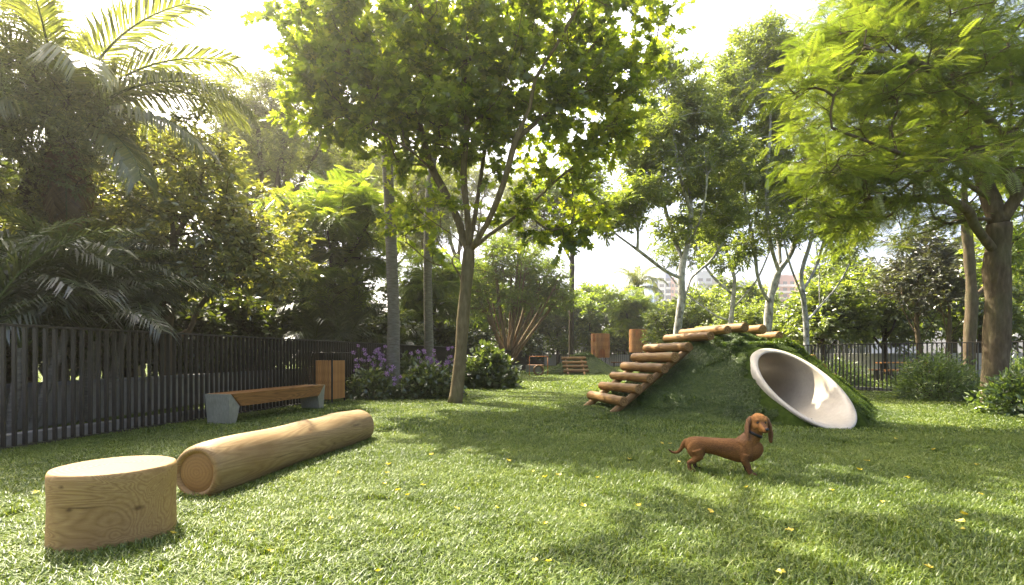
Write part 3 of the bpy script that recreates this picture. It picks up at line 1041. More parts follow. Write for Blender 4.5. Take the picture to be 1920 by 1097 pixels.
# boundary walls
def wall(name, label, p0, p1, h, th=0.16, mat='wall_pale', panel=2.4, cap=True, grey_to=0.0):
    p0, p1 = np.array(p0, float), np.array(p1, float)
    L = np.linalg.norm(p1 - p0)
    ang = math.atan2(-(p1 - p0)[0], (p1 - p0)[1])
    root = thing(name, label, 'wall', (p0[0], p0[1], 0), ang)
    n = max(1, int(L / panel))
    pm = MB()
    pm.box((0, 0, h / 2), (th, L / n - 0.012, h), bevel=0.006)
    me = pm.mesh('panel', mat)
    for i in range(n):
        link('panel', me, root, (0, (i + 0.5) * L / n, 0))
    if cap:
        c = MB()
        c.box((0, L / 2, h + 0.025), (th + 0.06, L, 0.05), bevel=0.006)
        c.build('coping', 'wall_grey', root)
    return root


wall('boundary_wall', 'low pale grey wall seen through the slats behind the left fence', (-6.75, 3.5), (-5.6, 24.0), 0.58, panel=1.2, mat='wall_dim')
wall('boundary_wall', 'pale grey wall behind the picnic tables on the right', (27, 17), (14.5, 31), 1.12, panel=1.4, cap=False)
wall('boundary_wall', 'pale wall along the far end of the lawn behind the bar fence', (-4.0, 51), (26, 47), 1.1, panel=2.5)

# upright corrugated screen above and behind the end wall
def screen(name, label, p0, p1, h, z0, pitch, mat='wall_pale'):
    p0, p1 = np.array(p0, float), np.array(p1, float)
    L = np.linalg.norm(p1 - p0)
    ang = math.atan2(-(p1 - p0)[0], (p1 - p0)[1])
    root = thing(name, label, 'screen', (p0[0], p0[1], 0), ang)
    n = int(L / pitch)
    b = MB()
    b.box((0, 0, z0 + h / 2), (0.06, pitch * 0.72, h))
    me = b.mesh('panel', mat)
    for i in range(n):
        link('panel', me, root, (0, (i + 0.5) * pitch, 0))
    for zz in (z0 + 0.15, z0 + h - 0.1):
        r = MB()
        r.box((0.06, L / 2, zz), (0.05, L, 0.06))
        r.build('rail', 'wall_grey', root)
    for q in (0.2, L / 2, L - 0.2):
        r = MB()
        r.box((0.1, q, (z0 + h) / 2), (0.08, 0.08, z0 + h))
        r.build('post', 'wall_grey', root)
    return root


screen('metal_screen', 'tall pale upright panel screen behind the far end wall', (-3.0, 54.0), (14.0, 52.5), 2.6, 0.9, 0.42)
screen('metal_screen', 'grey upright slat screen among trees behind the right fence', (17.2, 29.8), (20.6, 29.2), 2.1, 0.3, 0.16, 'wall_grey')

# ---------------------------------------------------------------- big play mound
RUN = np.array([0.966, 0.262])        # direction of the log stair, rising from the left
ACR = np.array([-0.262, 0.966])
S0 = np.array([1.92, 8.75])           # near end of the lowest log
PIPE_X, PIPE_Y, PIPE_R, PIPE_RI, PIPE_SL = 4.41, 6.83, 0.575, 0.492, 0.585
mound = thing('play_mound', 'large turf mound with log steps and a cream tunnel mouth', 'play mound', (MC[0], MC[1], 0))


def cone_h(r):
    top = 1.40
    a = top - 0.746 * np.maximum(r - 0.62, 0) - 0.13 * np.minimum(r, 0.62) ** 2 / 0.62
    # soften the toe
    return np.where(a < 0.16, 0.16 * np.exp((a - 0.16) / 0.16) - 0.045, a)


def mound_h(x, y):
    """world coordinates -> height of the turf"""
    r = np.hypot(x - MC[0], y - MC[1])
    ang = np.arctan2(y - MC[1], x - MC[0])
    h = cone_h(r * (1 + 0.02 * np.sin(3 * ang + 1) + 0.012 * np.sin(7 * ang)))
    dx = np.abs(x - PIPE_X)
    along = np.minimum(PIPE_SL * (y - PIPE_Y) - 0.07, 1.20)
    back = PIPE_SL * (13.45 - y)
    ridge = np.minimum(along, back) - 0.80 * np.maximum(dx - 0.50, 0)
    ridge = np.where(ridge < 0.1, 0.1 * np.exp(np.clip((ridge - 0.1) / 0.1, -20, 0)) - 0.045, ridge)
    k = 0.06
    m = np.maximum(h, ridge)
    return m + k * np.exp(-np.abs(h - ridge) / k) * 0.35 - 0.0


st = 0.05
gx = np.arange(MC[0] - 3.6, MC[0] + 3.6, st)
gy = np.arange(MC[1] - 4.2, MC[1] + 4.2, st)
X, Y = np.meshgrid(gx, gy)
H = mound_h(X, Y)
H = H + 0.012 * np.sin(X * 9.1 + Y * 4.0) * np.sin(Y * 7.7 - X * 3.0)
nx, ny = len(gx), len(gy)
ii, jj = np.meshgrid(np.arange(ny - 1), np.arange(nx - 1), indexing='ij')
a = (ii * nx + jj).ravel()
q = np.stack([a, a + 1, a + nx + 1, a + nx], 1)
cx, cyy = X.ravel()[q].mean(1), Y.ravel()[q].mean(1)
ch = H.ravel()[q].mean(1)


def in_pipe(x, y, h, rad):
    return (x - PIPE_X) ** 2 + (h - PIPE_R) ** 2 < rad ** 2


keep = (ch > -0.04) & ~(in_pipe(cx, cyy, ch, PIPE_R - 0.035) & (cyy < 9.2) & (cyy > PIPE_Y - 0.5)) & ~(in_pipe(cx, cyy, ch, PIPE_R - 0.035) & (cyy > 11.8))
mb = MB()
mb.add(np.stack([X.ravel() - MC[0], Y.ravel() - MC[1], H.ravel()], 1), q[keep], smooth=True)
mb.build('turf_bank', 'turf_base', mound)

# turf on the mound
turf_c = patch_collection('turf_mound', [grass_patch('turf_mound_%d' % i, 0.34, 620, 0.030, 0.072, 0.0115, 60 + i, 'blade_turf', lean=0.9) for i in range(3)])
px_ = rngG.random((7500, 2)) * np.array([6.8, 8.0]) + np.array([MC[0] - 3.4, MC[1] - 4.0])
hh = mound_h(px_[:, 0], px_[:, 1])
e = 0.03
gxn = -(mound_h(px_[:, 0] + e, px_[:, 1]) - mound_h(px_[:, 0] - e, px_[:, 1])) / (2 * e)
gyn = -(mound_h(px_[:, 0], px_[:, 1] + e) - mound_h(px_[:, 0], px_[:, 1] - e)) / (2 * e)
nrm = unit(np.stack([gxn, gyn, np.ones(len(gxn))], 1))
def near_mouth(m_):
    return (in_pipe(px_[:, 0], px_[:, 1], hh, PIPE_R + m_) | ((np.abs(px_[:, 0] - PIPE_X) < PIPE_R + m_) & (hh < PIPE_R))) & ((px_[:, 1] < 8.90 + m_) | (px_[:, 1] > 11.6))


ok = (hh > -0.02) & ~near_mouth(0.045)
edge = near_mouth(0.22)[ok]
px_, hh, nrm = px_[ok], hh[ok], nrm[ok]
rot = []
for n_ in nrm:
    qd = Vector(n_).to_track_quat('Z', 'Y')
    rot.append((qd @ Euler((0, 0, random.Random(int(n_[0] * 1e6)).random() * 6.28)).to_quaternion()).to_euler())
pos_ = np.concatenate([px_ - MC, hh[:, None]], 1)
scl = np.stack([np.where(edge, 0.35, 1.0), np.where(edge, 0.35, 1.0), np.where(edge, 0.6, 0.8 + 0.5 * rngG.random(len(hh)))], 1)
o = scatter('turf_cover', turf_c, pos_, np.array([list(r) for r in rot]), scl, rngG.integers(0, 3, len(hh)), mound)
o['kind'] = 'stuff'

# tunnel pipe: straight cream tube through the mound, its ends cut along the slope
mb = MB()
K = 72
th = np.arange(K) / K * 2 * np.pi


def pipe_loop(rad, inset, back=False):
    x = rad * np.cos(th)
    z = PIPE_R + rad * np.sin(th)
    y = PIPE_Y + z / PIPE_SL + inset if not back else 13.45 - z / PIPE_SL - inset
    return np.stack([x + PIPE_X - MC[0], y - MC[1], z - 0.02], 1)


ro, ri = PIPE_R, PIPE_RI
loops = [pipe_loop(ro, 2.6), pipe_loop(ro, 0.10), pipe_loop(ro - 0.006, 0.02), pipe_loop(ro - 0.022, -0.02), pipe_loop((ro + ri) / 2, -0.028), pipe_loop(ri + 0.022, -0.02), pipe_loop(ri + 0.006, 0.02), pipe_loop(ri, 0.07)]
for f_ in (0.3, 0.6, 1.0, 1.6, 2.4):
    loops.append(pipe_loop(ri, f_))
loops += [pipe_loop(ri, 0.4, True), pipe_loop(ri, 0.0, True), pipe_loop(ro, 0.0, True), pipe_loop(ro, 2.0, True)]
V = np.concatenate(loops)
i = np.arange(len(loops) - 1)[:, None] * K
j = np.arange(K)[None]
q = np.stack([i + j, i + (j + 1) % K, i + K + (j + 1) % K, i + K + j], -1).reshape(-1, 4)
mb.add(V, q, smooth=True)
mb.build('tunnel_pipe', 'cream', mound)


# log steps
def log_mesh(name, length, r, seed, mat='step_log'):
    rg = np.random.default_rng(seed)
    L = length
    pr = [(0.0005, -L / 2 + 0.004), (r * 0.30, -L / 2 + 0.002), (r * 0.34, -L / 2 + 0.008), (r * 0.40, -L / 2 + 0.008), (r * 0.44, -L / 2), (r * 0.66, -L / 2), (r * 0.70, -L / 2 + 0.007), (r * 0.76, -L / 2 + 0.007), (r * 0.80, -L / 2),
          (r * 0.93, -L / 2 + 0.006), (r, -L / 2 + 0.028)]
    for u in np.linspace(-0.42, 0.42, 8):
        pr.append((r * (1 + 0.03 * rg.normal()), u * L))
    pr += [(a_, -b_) for a_, b_ in pr[:11][::-1]]
    mb = MB()
    w = rg.random(3) * 6
    mb.lathe(pr, 'X', 20, wob=lambda t, z: 1 + 0.02 * np.sin(2 * t + w[0] + z * 2) + 0.012 * np.sin(5 * t + w[1] + 3 * z))
    return mb.mesh(name, mat)


step_meshes = [log_mesh('step_log', 1.46 + 0.03 * (i % 3), (0.086, 0.080, 0.091, 0.084, 0.088)[i], 70 + i) for i in range(5)]
acr_ang = math.atan2(ACR[1], ACR[0])
steps = [(0.0, 0.216), (0.262, 0.412), (0.513, 0.60), (0.755, 0.78), (1.0, 0.965), (1.2526, 1.151), (1.734, 1.354), (2.08, 1.474), (2.47, 1.522), (2.833, 1.484), (3.216, 1.37), (3.703, 1.09), (3.966, 0.949), (4.23, 0.753), (4.49, 0.56), (4.74, 0.38), (5.0, 0.2)]
rg = random.Random(4)
for k_, (s, h_) in enumerate(steps):
    c = S0 + RUN * s + ACR * (0.74 + rg.uniform(-0.03, 0.03)) - MC
    link('step_log', step_meshes[k_ * 3 % 5], mound, (c[0], c[1], h_), (rg.uniform(0, 6.28), rg.uniform(-0.015, 0.015), acr_ang + rg.uniform(-0.02, 0.02)))


def rail_log(name, a, b, r, parent, mat='step_log'):
    a, b = np.array(a, float), np.array(b, float)
    L = np.linalg.norm(b - a)
    me = log_mesh(name, L, r, int(L * 1000) % 97, mat)
    o = link(name, me, parent, tuple((a + b) / 2))
    o.rotation_euler = Vector(b - a).to_track_quat('X', 'Z').to_euler()
    return o


for ac in (0.16, 1.30):
    for (sa, ha, sb, hb) in ((-0.24, -0.07, 1.42, 1.17), (5.24, -0.07, 3.52, 1.17)):
        A = S0 + RUN * sa + ACR * ac - MC
        B = S0 + RUN * sb + ACR * ac - MC
        rail_log('stair_rail_log', (A[0], A[1], ha), (B[0], B[1], hb), 0.062, mound)

# ---------------------------------------------------------------- small far mound
sm = np.array([3.95, 28.6])
mound2 = thing('play_mound', 'small far turf mound with four stacked log steps', 'play mound', (sm[0], sm[1], 0))
gx = np.arange(-2.2, 2.2, 0.1)
X, Y = np.meshgrid(gx, gx)
rr = np.hypot(X, Y)
H = 0.98 - 0.60 * np.maximum(rr - 0.45, 0)
H = np.where(H < 0.12, 0.12 * np.exp((H - 0.12) / 0.12) - 0.04, H) + 0.02 * np.sin(X * 5) * np.sin(Y * 6)
n_ = len(gx)
ii, jj = np.meshgrid(np.arange(n_ - 1), np.arange(n_ - 1), indexing='ij')
a = (ii * n_ + jj).ravel()
q = np.stack([a, a + 1, a + n_ + 1, a + n_], 1)
mb = MB()
mb.add(np.stack([X.ravel(), Y.ravel(), H.ravel()], 1), q[H.ravel()[q].mean(1) > -0.03], smooth=True)
mb.build('turf_bank', 'turf_base', mound2)
turf2_c = patch_collection('turf_small_mound', [grass_patch('turf_small_mound_0', 0.6, 700, 0.05, 0.12, 0.022, 90, 'blade', lean=0.9)])
p2 = (rngG.random((420, 2)) - 0.5) * 4.0
r2 = np.hypot(p2[:, 0], p2[:, 1])
p2 = p2[r2 < 1.95]
r2 = np.hypot(p2[:, 0], p2[:, 1])
h2 = np.maximum(0.98 - 0.60 * np.maximum(r2 - 0.45, 0), 0)
nr = unit(np.stack([np.where(r2 > 0.45, 0.6 * p2[:, 0] / (r2 + 1e-6), 0), np.where(r2 > 0.45, 0.6 * p2[:, 1] / (r2 + 1e-6), 0), np.ones(len(r2))], 1))
ro2 = np.array([list(Vector(v).to_track_quat('Z', 'Y').to_euler()) for v in nr])
o = scatter('turf_cover', turf2_c, np.concatenate([p2, h2[:, None]], 1), ro2, np.ones((len(p2), 3)), np.zeros(len(p2)), mound2)
o['kind'] = 'stuff'
s2 = [log_mesh('step_log', 1.32, 0.085, 80 + i) for i in range(2)]
for k_, (yy, zz) in enumerate(((-1.95, 0.20), (-1.62, 0.42), (-1.28, 0.63), (-0.92, 0.86))):
    link('step_log', s2[k_ % 2], mound2, (-0.62, yy, zz), (k_, 0, 0.02))
for sx in (-1.05, -0.2):
    rail_log('stair_rail_log', (sx, -2.25, -0.02), (sx, -0.75, 0.88), 0.06, mound2)

# ---------------------------------------------------------------- stump and lying log
def wob_stump(t, z):
    return 1 + 0.018 * np.sin(2 * t + 0.8) + 0.012 * np.sin(3 * t + 2.1) + 0.006 * np.sin(9 * t + 5 * z) + 0.02 * np.exp(-((t - 5.2) ** 2) / 0.05)


stump = thing('wood_stump', 'short round pale timber stump in the left foreground', 'stump', (-2.20, 2.84, 0))
mb = MB()
RS, HS = 0.282, 0.395
pr = [(RS * 1.0, -0.03), (RS * 1.012, 0.0), (RS * 1.006, 0.06)] + [(RS * (1.0 + 0.006 * math.sin(u * 9)), u * HS) for u in np.linspace(0.2, 0.94, 12)] + [(RS * 0.996, HS - 0.012), (RS * 0.985, HS - 0.004), (RS * 0.97, HS)]
mb.lathe(pr, 'Z', 80, wob=wob_stump)
mb.build('bark_side', 'stump_side', stump)
mb = MB()
mb.lathe([(RS * 0.9705, HS - 0.0005), (RS * 0.8, HS + 0.004), (RS * 0.5, HS + 0.006), (RS * 0.2, HS + 0.007), (0.0005, HS + 0.007)], 'Z', 80, wob=wob_stump)
mb.build('cut_top', 'stump_top', stump)

A, B = np.array([-2.235, 3.60]), np.array([-1.80, 6.16])
ll_ = np.linalg.norm(B - A)
logo = thing('fallen_log', 'long smooth pale log lying on the grass beside the stump', 'log', (A[0], A[1], 0.0), math.atan2(-(B - A)[0], (B - A)[1]))
us = np.linspace(0, 1, 40)


def log_r(u):
    return 0.197 + 0.010 * np.sin(u * 11 + 0.6) + 0.012 * np.exp(-((u - 0.86) / 0.10) ** 2) - 0.014 * np.exp(-((u - 0.66) / 0.10) ** 2)


pr = [(0.138, 0.030), (0.146, 0.014), (0.156, 0.006), (0.170, 0.008), (0.184, 0.022)] + [(float(log_r(u)) * (1 - 0.030 * math.exp(-u / 0.012)), 0.05 + u * (ll_ - 0.15)) for u in us]
rl = pr[-1][0]
pr += [(rl * math.cos(t_), pr[-1][1] + rl * 0.62 * math.sin(t_)) for t_ in np.linspace(0.15, 1.5, 9)] + [(0.0005, pr[-1][1] + rl * 0.63)]


def wob_log(t, z):
    return 1 + 0.025 * np.sin(2 * t + 0.5 + z * 1.1) + 0.018 * np.sin(3 * t + z * 2.3) + 0.008 * np.sin(6 * t - z * 4) + 0.035 * np.exp(-((z - 1.9) / 0.16) ** 2) * np.sin(t + 0.6)


mb = MB()
mb.lathe(pr, 'Y', 64, c=(0, 0, 0.172), wob=wob_log)
mb.build('trunk_side', 'log_side', logo)
mb = MB()
mb.lathe([(0.0005, 0.020), (0.05, 0.020), (0.09, 0.022), (0.12, 0.024), (0.1385, 0.031)], 'Y', 64, c=(0, 0, 0.0), wob=wob_log)
mb.build('cut_end', 'log_end', logo, (0, 0, 0.172))

# ---------------------------------------------------------------- benches
def make_bench(label, loc, rz, L=2.45, W=0.43):
    """near end at the origin, runs along +y; x grows towards the lawn"""
    root = thing('park_bench', label, 'bench', loc, rz, 'concrete and timber benches')
    prof = [(0.035, 0.0), (0.15, 0.0), (0.225, 0.262), (0.045, 0.450), (0.0, 0.450)]
    for far in (False, True):
        mb = MB()
        n = len(prof)
        v = []
        for xx in (0.018, W - 0.018):
            for (y, z) in prof:
                inset = 0.012 * (1 - z / 0.45) * (1 if xx < W / 2 else -1)
                v.append((xx + inset, (L - y) if far else y, z))
        f4 = [(i_, (i_ + 1) % n, n + (i_ + 1) % n, n + i_) for i_ in range(n)]
        mb.add(v, f4)
        mb.f.append(np.array([list(range(n))[::-1]]))
        mb.mi.append(np.zeros(1)); mb.sm.append(np.zeros(1, bool))
        mb.f.append(np.array([list(range(n, 2 * n))]))
        mb.mi.append(np.zeros(1)); mb.sm.append(np.zeros(1, bool))
        mb.build('leg', 'concrete', root)
    # front and back beams, then the planks of the seat
    for xx in (0.0, W - 0.035):
        mb = MB()
        v = [(xx + dx, y, z) for dx in (0, 0.035) for (y, z) in ((0.051, 0.452), (0.236, 0.262), (L - 0.236, 0.262), (L - 0.051, 0.452))]
        mb.add(v, [(3, 2, 1, 0), (4, 5, 6, 7), (0, 1, 5, 4), (1, 2, 6, 5), (2, 3, 7, 6), (3, 0, 4, 7)])
        mb.build('seat_beam', 'bench_wood', root)
    npl = 5
    pw = (W - 0.074) / npl
    for i_ in range(npl):
        mb = MB()
        mb.box((0.037 + (i_ + 0.5) * pw, L / 2, 0.437), (pw - 0.006, L - 0.112, 0.028), bevel=0.003)
        mb.build('plank', 'bench_wood', root)
    return root


make_bench('long timber topped concrete bench before the slatted fence on the left', (-4.43, 7.36, 0), -LF_ANG)
make_bench('small far concrete and timber bench near the orange hoop frame', (0.78, 30.2, 0), -LF_ANG, L=1.6, W=0.9)

# ---------------------------------------------------------------- litter bin
bin_ = thing('litter_bin', 'timber slatted litter bin with thin flat roof beside the bench', 'bin', (-4.10, 10.62, 0), -LF_ANG)
W_, D_, H0_, H1_ = 0.41, 0.52, 0.10, 0.90
for (x, y) in ((0.014, 0.014), (W_ - 0.014, 0.014), (0.014, D_ - 0.014), (W_ - 0.014, D_ - 0.014)):
    mb = MB(); mb.box((x, y, (H1_ + 0.0) / 2 + 0.02), (0.026, 0.026, H1_ + 0.02)); mb.build('corner_post', 'black', bin_)
mb = MB(); mb.box((W_ / 2, D_ / 2, (H0_ + H1_) / 2), (W_ - 0.06, D_ - 0.06, H1_ - H0_ - 0.03)); mb.build('liner', 'black', bin_)
mb = MB(); mb.box((0, 0, 0), (0.034, 0.022, H1_ - H0_), bevel=0.003); slat = mb.mesh('slat', 'bin_wood')
for y, rz in ((0.006, 0), (D_ - 0.006, 0)):
    for k_ in range(8):
        link('slat', slat, bin_, (0.050 + k_ * (W_ - 0.1) / 7, y, (H0_ + H1_) / 2))
for x in (0.006, W_ - 0.006):
    for k_ in range(10):
        link('slat', slat, bin_, (x, 0.050 + k_ * (D_ - 0.1) / 9, (H0_ + H1_) / 2), (0, 0, R(90)))
mb = MB(); mb.box((W_ / 2 + 0.03, D_ / 2, H1_ + 0.165), (W_ + 0.18, D_ + 0.14, 0.014), bevel=0.003); roof_ = mb.build('roof', 'fence', bin_)
for (x, y) in ((0.12, 0.12), (W_ - 0.05, D_ - 0.08)):
    mb = MB(); mb.box((x, y, H1_ + 0.085), (0.09 if x < 0.2 else 0.02, 0.09 if x < 0.2 else 0.02, 0.15)); mb.build('roof_post', 'black', roof_)

# ---------------------------------------------------------------- hoop frame
hp = thing('agility_hoop', 'ring shaped jumping hoop hung in a thin orange frame', 'hoop', (1.32, 25.4, 0), 0.1)
for x in (-0.46, 0.46):
    mb = MB(); mb.tube([(x, 0, 0), (x, 0, 0.95)], 0.016, 8); mb.build('post', 'orange', hp)
mb = MB(); mb.tube([(-0.46, 0, 0.965), (0.46, 0, 0.965)], 0.016, 8); mb.build('crossbar', 'orange', hp)
for x in (-0.10, 0.10):
    mb = MB(); mb.tube([(x, 0, 0.95), (x * 0.7, 0, 0.49)], 0.006, 5); mb.build('cord', 'black', hp)
t_ = np.linspace(0, 2 * np.pi, 41)[:-1]
ring = np.stack([0.235 * np.cos(t_), 0 * t_, 0.27 + 0.235 * np.sin(t_)], 1)
mb = MB(); k = 10; ph = np.arange(k) / k * 2 * np.pi
rad = 0.235 + 0.04 * np.cos(ph)[None, :]
v = np.stack([rad * np.cos(t_)[:, None], 0.05 * np.sin(ph)[None, :] + 0 * t_[:, None], 0.28 + rad * np.sin(t_)[:, None]], -1)
i = np.arange(40)[:, None] * k
i2 = ((np.arange(40) + 1) % 40)[:, None] * k
j = np.arange(k)[None]
mb.add(v.reshape(-1, 3), np.stack([i + j, i2 + j, i2 + (j + 1) % k, i + (j + 1) % k], -1).reshape(-1, 4), smooth=True)
mb.build('ring', 'step_log', hp)
mb = MB()
rad = 0.190 + 0.008 * np.cos(ph)[None, :]
v = np.stack([rad * np.cos(t_)[:, None], 0.056 * np.sin(ph)[None, :] + 0 * t_[:, None], 0.28 + rad * np.sin(t_)[:, None]], -1)
mb.add(v.reshape(-1, 3), np.stack([i + j, i2 + j, i2 + (j + 1) % k, i + (j + 1) % k], -1).reshape(-1, 4), smooth=True)
mb.build('inner_band', 'black', hp)

# ---------------------------------------------------------------- round play towers on stilts
def make_tower(label, loc, r, z0, z1, rz, openings, ladder=True):
    root = thing('play_tower', label, 'play tower', loc, rz, 'round timber play towers')
    n = 28
    rings = 3
    dz = (z1 - z0) / rings
    w = 2 * math.pi * r / n
    mb = MB(); mb.box((0, 0, 0), (w * 0.97, 0.03, dz - 0.02), bevel=0.003); board = mb.mesh('board', 'tower_wood')
    for ring_ in range(rings):
        for k_ in range(n):
            a_ = 2 * math.pi * k_ / n
            if (ring_, k_) in openings:
                continue
            link('board', board, root, (r * math.sin(a_), -r * math.cos(a_), z0 + (ring_ + 0.5) * dz), (0, 0, a_))
    for zz in (z0, z0 + dz, z0 + 2 * dz, z1):
        mb = MB()
        mb.lathe([(r - 0.06, zz - 0.02), (r - 0.012, zz - 0.02), (r - 0.012, zz + 0.02), (r - 0.06, zz + 0.02), (r - 0.06, zz - 0.02)], 'Z', 28, smooth=False)
        mb.build('hoop_band', 'tower_wood', root)
    mb = MB(); mb.lathe([(0.0005, z0 - 0.03), (r * 0.98, z0 - 0.03), (r * 0.98, z0 + 0.03), (0.0005, z0 + 0.03)], 'Z', 28, smooth=False); mb.build('floor_deck', 'tower_wood', root)
    # arched lintel over the doorway
    aa = np.linspace(0, math.pi, 13)
    pts = [((r + 0.02) * math.sin(0.33 * math.cos(b)), -(r + 0.02) * math.cos(0.33 * math.cos(b)), z0 + 0.42 + 0.2 * math.sin(b)) for b in aa]
    mb = MB(); mb.tube(pts, 0.03, 6); arch = mb.build('door_arch', 'bench_wood', root)
    for k_ in range(5):
        x = -0.16 + 0.08 * k_
        mb = MB(); mb.tube([(x, -r + 0.02, z0), (x, -r + 0.02, z0 + 0.55)], 0.011, 5); mb.build('door_bar', 'bench_wood', arch)
    for a_ in (0.6, 2.2, 3.8, 5.4):
        mb = MB(); mb.tube([(r * 0.8 * math.sin(a_), -r * 0.8 * math.cos(a_), 0), (r * 0.8 * math.sin(a_), -r * 0.8 * math.cos(a_), z0 - 0.03)], 0.05, 8); mb.build('stilt', 'black', root)
    if ladder:
        for x in (0.02, 0.34):
            mb = MB(); mb.tube([(x + 0.12, -r - 0.55, 0), (x, -r - 0.02, z0)], 0.025, 6); rail_ = mb.build('ladder_rail', 'wall_grey', root)
        for k_ in range(4):
            u = (k_ + 0.6) / 4.4
            mb = MB(); mb.tube([(0.02 + 0.12 * (1 - u), -r - 0.55 * (1 - u), z0 * u), (0.34 + 0.12 * (1 - u), -r - 0.55 * (1 - u), z0 * u)], 0.02, 6); mb.build('rung', 'wall_grey', rail_)
    return root


door = {(0, 27), (0, 0), (0, 1)}
make_tower('round timber play tower with arched door above the small mound', (6.45, 37.4, 0), 0.66, 0.88, 2.58, 0.0, door | {(2, 24), (0, 24)})
make_tower('round timber play tower partly hidden by the log steps', (8.75, 35.4, 0), 0.62, 1.25, 2.80, 0.25, {(0, 1), (2, 25), (2, 3)}, ladder=False)
# low grey plinth box under the second tower
cr_ = thing('storage_box', 'small orange timber box on a grey plinth below the right tower', 'box', (8.3, 33.6, 0), 0.1)
mb = MB(); mb.box((0.45, 0, 0.35), (1.3, 0.7, 0.7), bevel=0.01); mb.build('plinth', 'wall_grey', cr_)
mb = MB(); mb.box((-0.12, -0.40, 0.38), (0.35, 0.08, 0.72), bevel=0.01); mb.build('front', 'bin_wood', cr_)

# ---------------------------------------------------------------- slatted seats and picnic tables behind the fences
def make_picnic(label, loc, rz, L=1.7):
    root = thing('picnic_table', label, 'picnic table', loc, rz, 'timber picnic tables behind the right fence')
    for k_ in range(4):
        mb = MB(); mb.box((0, -0.27 + 0.18 * k_, 0.73), (L, 0.165, 0.04), bevel=0.004); mb.build('tabletop_board', 'bench_wood', root)
    for sy in (-1, 1):
        mb = MB(); mb.box((0, sy * 0.66, 0.44), (L, 0.26, 0.045), bevel=0.004); mb.build('seat', 'bench_wood', root)
        for sx in (-1, 1):
            mb = MB(); mb.box((sx * L * 0.38, sy * 0.66, 0.21), (0.05, 0.2, 0.415)); mb.build('seat_leg', 'fence', root)
            mb = MB(); mb.box((sx * L * 0.38, sy * 0.22, 0.355), (0.05, 0.06, 0.70)); mb.build('table_leg', 'fence', root)
    return root


make_picnic('timber picnic table behind the fence next to the round bush', (14.75, 19.3, 0), -0.25)
make_picnic('timber picnic table behind the fence farther left beside the dark shrub', (14.0, 24.5, 0), -0.2)
st_ = thing('garden_seat', 'low far timber seat before the end bar fence between the towers', 'seat', (9.4, 42.6, 0), -0.15)
mb = MB(); mb.box((0, 0, 0.45), (2.3, 0.42, 0.08), bevel=0.01); mb.build('seat_board', 'bench_wood', st_)
for sx in (-0.9, 0.9):
    mb = MB(); mb.box((sx, 0, 0.205), (0.1, 0.36, 0.41)); mb.build('leg', 'black', st_)

# ================================================================== VEGETATION
def pts(z, *pp):
    return [P(p[0], p[1], z + (p[2] if len(p) > 2 else 0.0)) for p in pp]


# ---- main lobed-leaf tree in the middle
Z1 = 10.67
b1 = G(853, 757)
main_trunk = [b1, P(858, 720, Z1), P(864, 660, Z1), P(868, 600, Z1), P(873, 545, Z1), P(878, 490, Z1), P(880, 462, Z1)]
main_limbs = [
    pts(Z1, (868, 545), (860, 512), (848, 493), (852, 478), (866, 466), (861, 452, -0.2), (842, 436, -0.4), (808, 413, -0.6), (782, 390, -0.8), (768, 360, -0.9)),
    pts(Z1, (848, 494), (826, 498, -0.1), (800, 487, -0.2), (775, 465, -0.3), (758, 452, -0.4)),
    pts(Z1, (880, 470), (868, 445, 0.2), (860, 415, 0.3), (838, 367, 0.5), (812, 320, 0.6), (799, 280, 0.7), (783, 228, 0.8), (745, 216, 0.9), (712, 204, 1.0), (676, 186, 1.0)),
    pts(Z1, (799, 280, 0.7), (786, 225, 0.2), (770, 160, 0.1), (752, 90, -0.1), (745, 20, -0.3)),
    pts(Z1, (882, 462), (878, 420), (869, 325, -0.2), (876, 237, -0.4), (870, 150, -0.6), (880, 40, -0.8)),
    pts(Z1, (876, 237, -0.4), (930, 190, -1.2), (960, 110, -2.0), (980, 20, -2.7)),
    pts(Z1, (884, 460), (890, 410, 0.2), (906, 300, 0.5), (915, 220, 0.8), (930, 120, 1.1)),
    pts(Z1, (885, 470), (913, 420, -0.3), (944, 344, -0.6), (967, 262, -0.8), (994, 200, -0.9), (1003, 150, -1.0), (1040, 90, -1.1), (1080, 20, -1.2)),
    pts(Z1, (967, 255, -0.8), (1010, 226, -0.5), (1060, 190, -0.3), (1120, 150, -0.2)),
    pts(Z1, (886, 480), (915, 442, 0.3), (952, 417, 0.4), (992, 386, 0.4), (1034, 347, 0.3), (1062, 322, 0.2), (1110, 290, 0.2), (1150, 250, 0.2)),
    pts(Z1, (992, 388, 0.4), (1005, 415, 0.2), (1035, 432, 0.1), (1070, 420, 0.0), (1105, 405, 0.0)),
    pts(Z1, (812, 320, 0.6), (790, 300, 0.0), (760, 275, -0.6), (700, 240, -1.1)),
]
main_lobes = [
    (P(850, 60, 10.3), (2.6, 1.9, 1.9), 24), (P(690, 110, 10.4), (1.9, 1.6, 1.6), 15), (P(1010, 110, 10.2), (2.0, 1.5, 1.6), 14), (P(610, 190, 10.9), (0.95, 1.2, 0.95), 4),
    (P(600, 60, 10.8), (0.9, 1.2, 1.3), 4), (P(1150, 60, 10.1), (1.15, 1.0, 1.4), 6), (P(1120, 220, 10.2), (0.95, 1.0, 1.0), 5), (P(1010, 290, 11.2), (1.3, 1.0, 0.75), 3.5), (P(760, 260, 10.9), (1.5, 1.4, 0.7), 5),
    (P(880, 240, 10.4), (1.4, 1.3, 0.7), 5), (P(1075, 400, 10.8), (1.05, 0.9, 0.8), 2.6), (P(790, 420, 10.2), (0.75, 0.8, 0.55), 2.0), (P(960, 395, 11.3), (0.6, 0.6, 0.4), 1.2),
    (np.array([-2.5, 7.3, 8.2]), (1.7, 0.8, 0.6), 3.2),
]
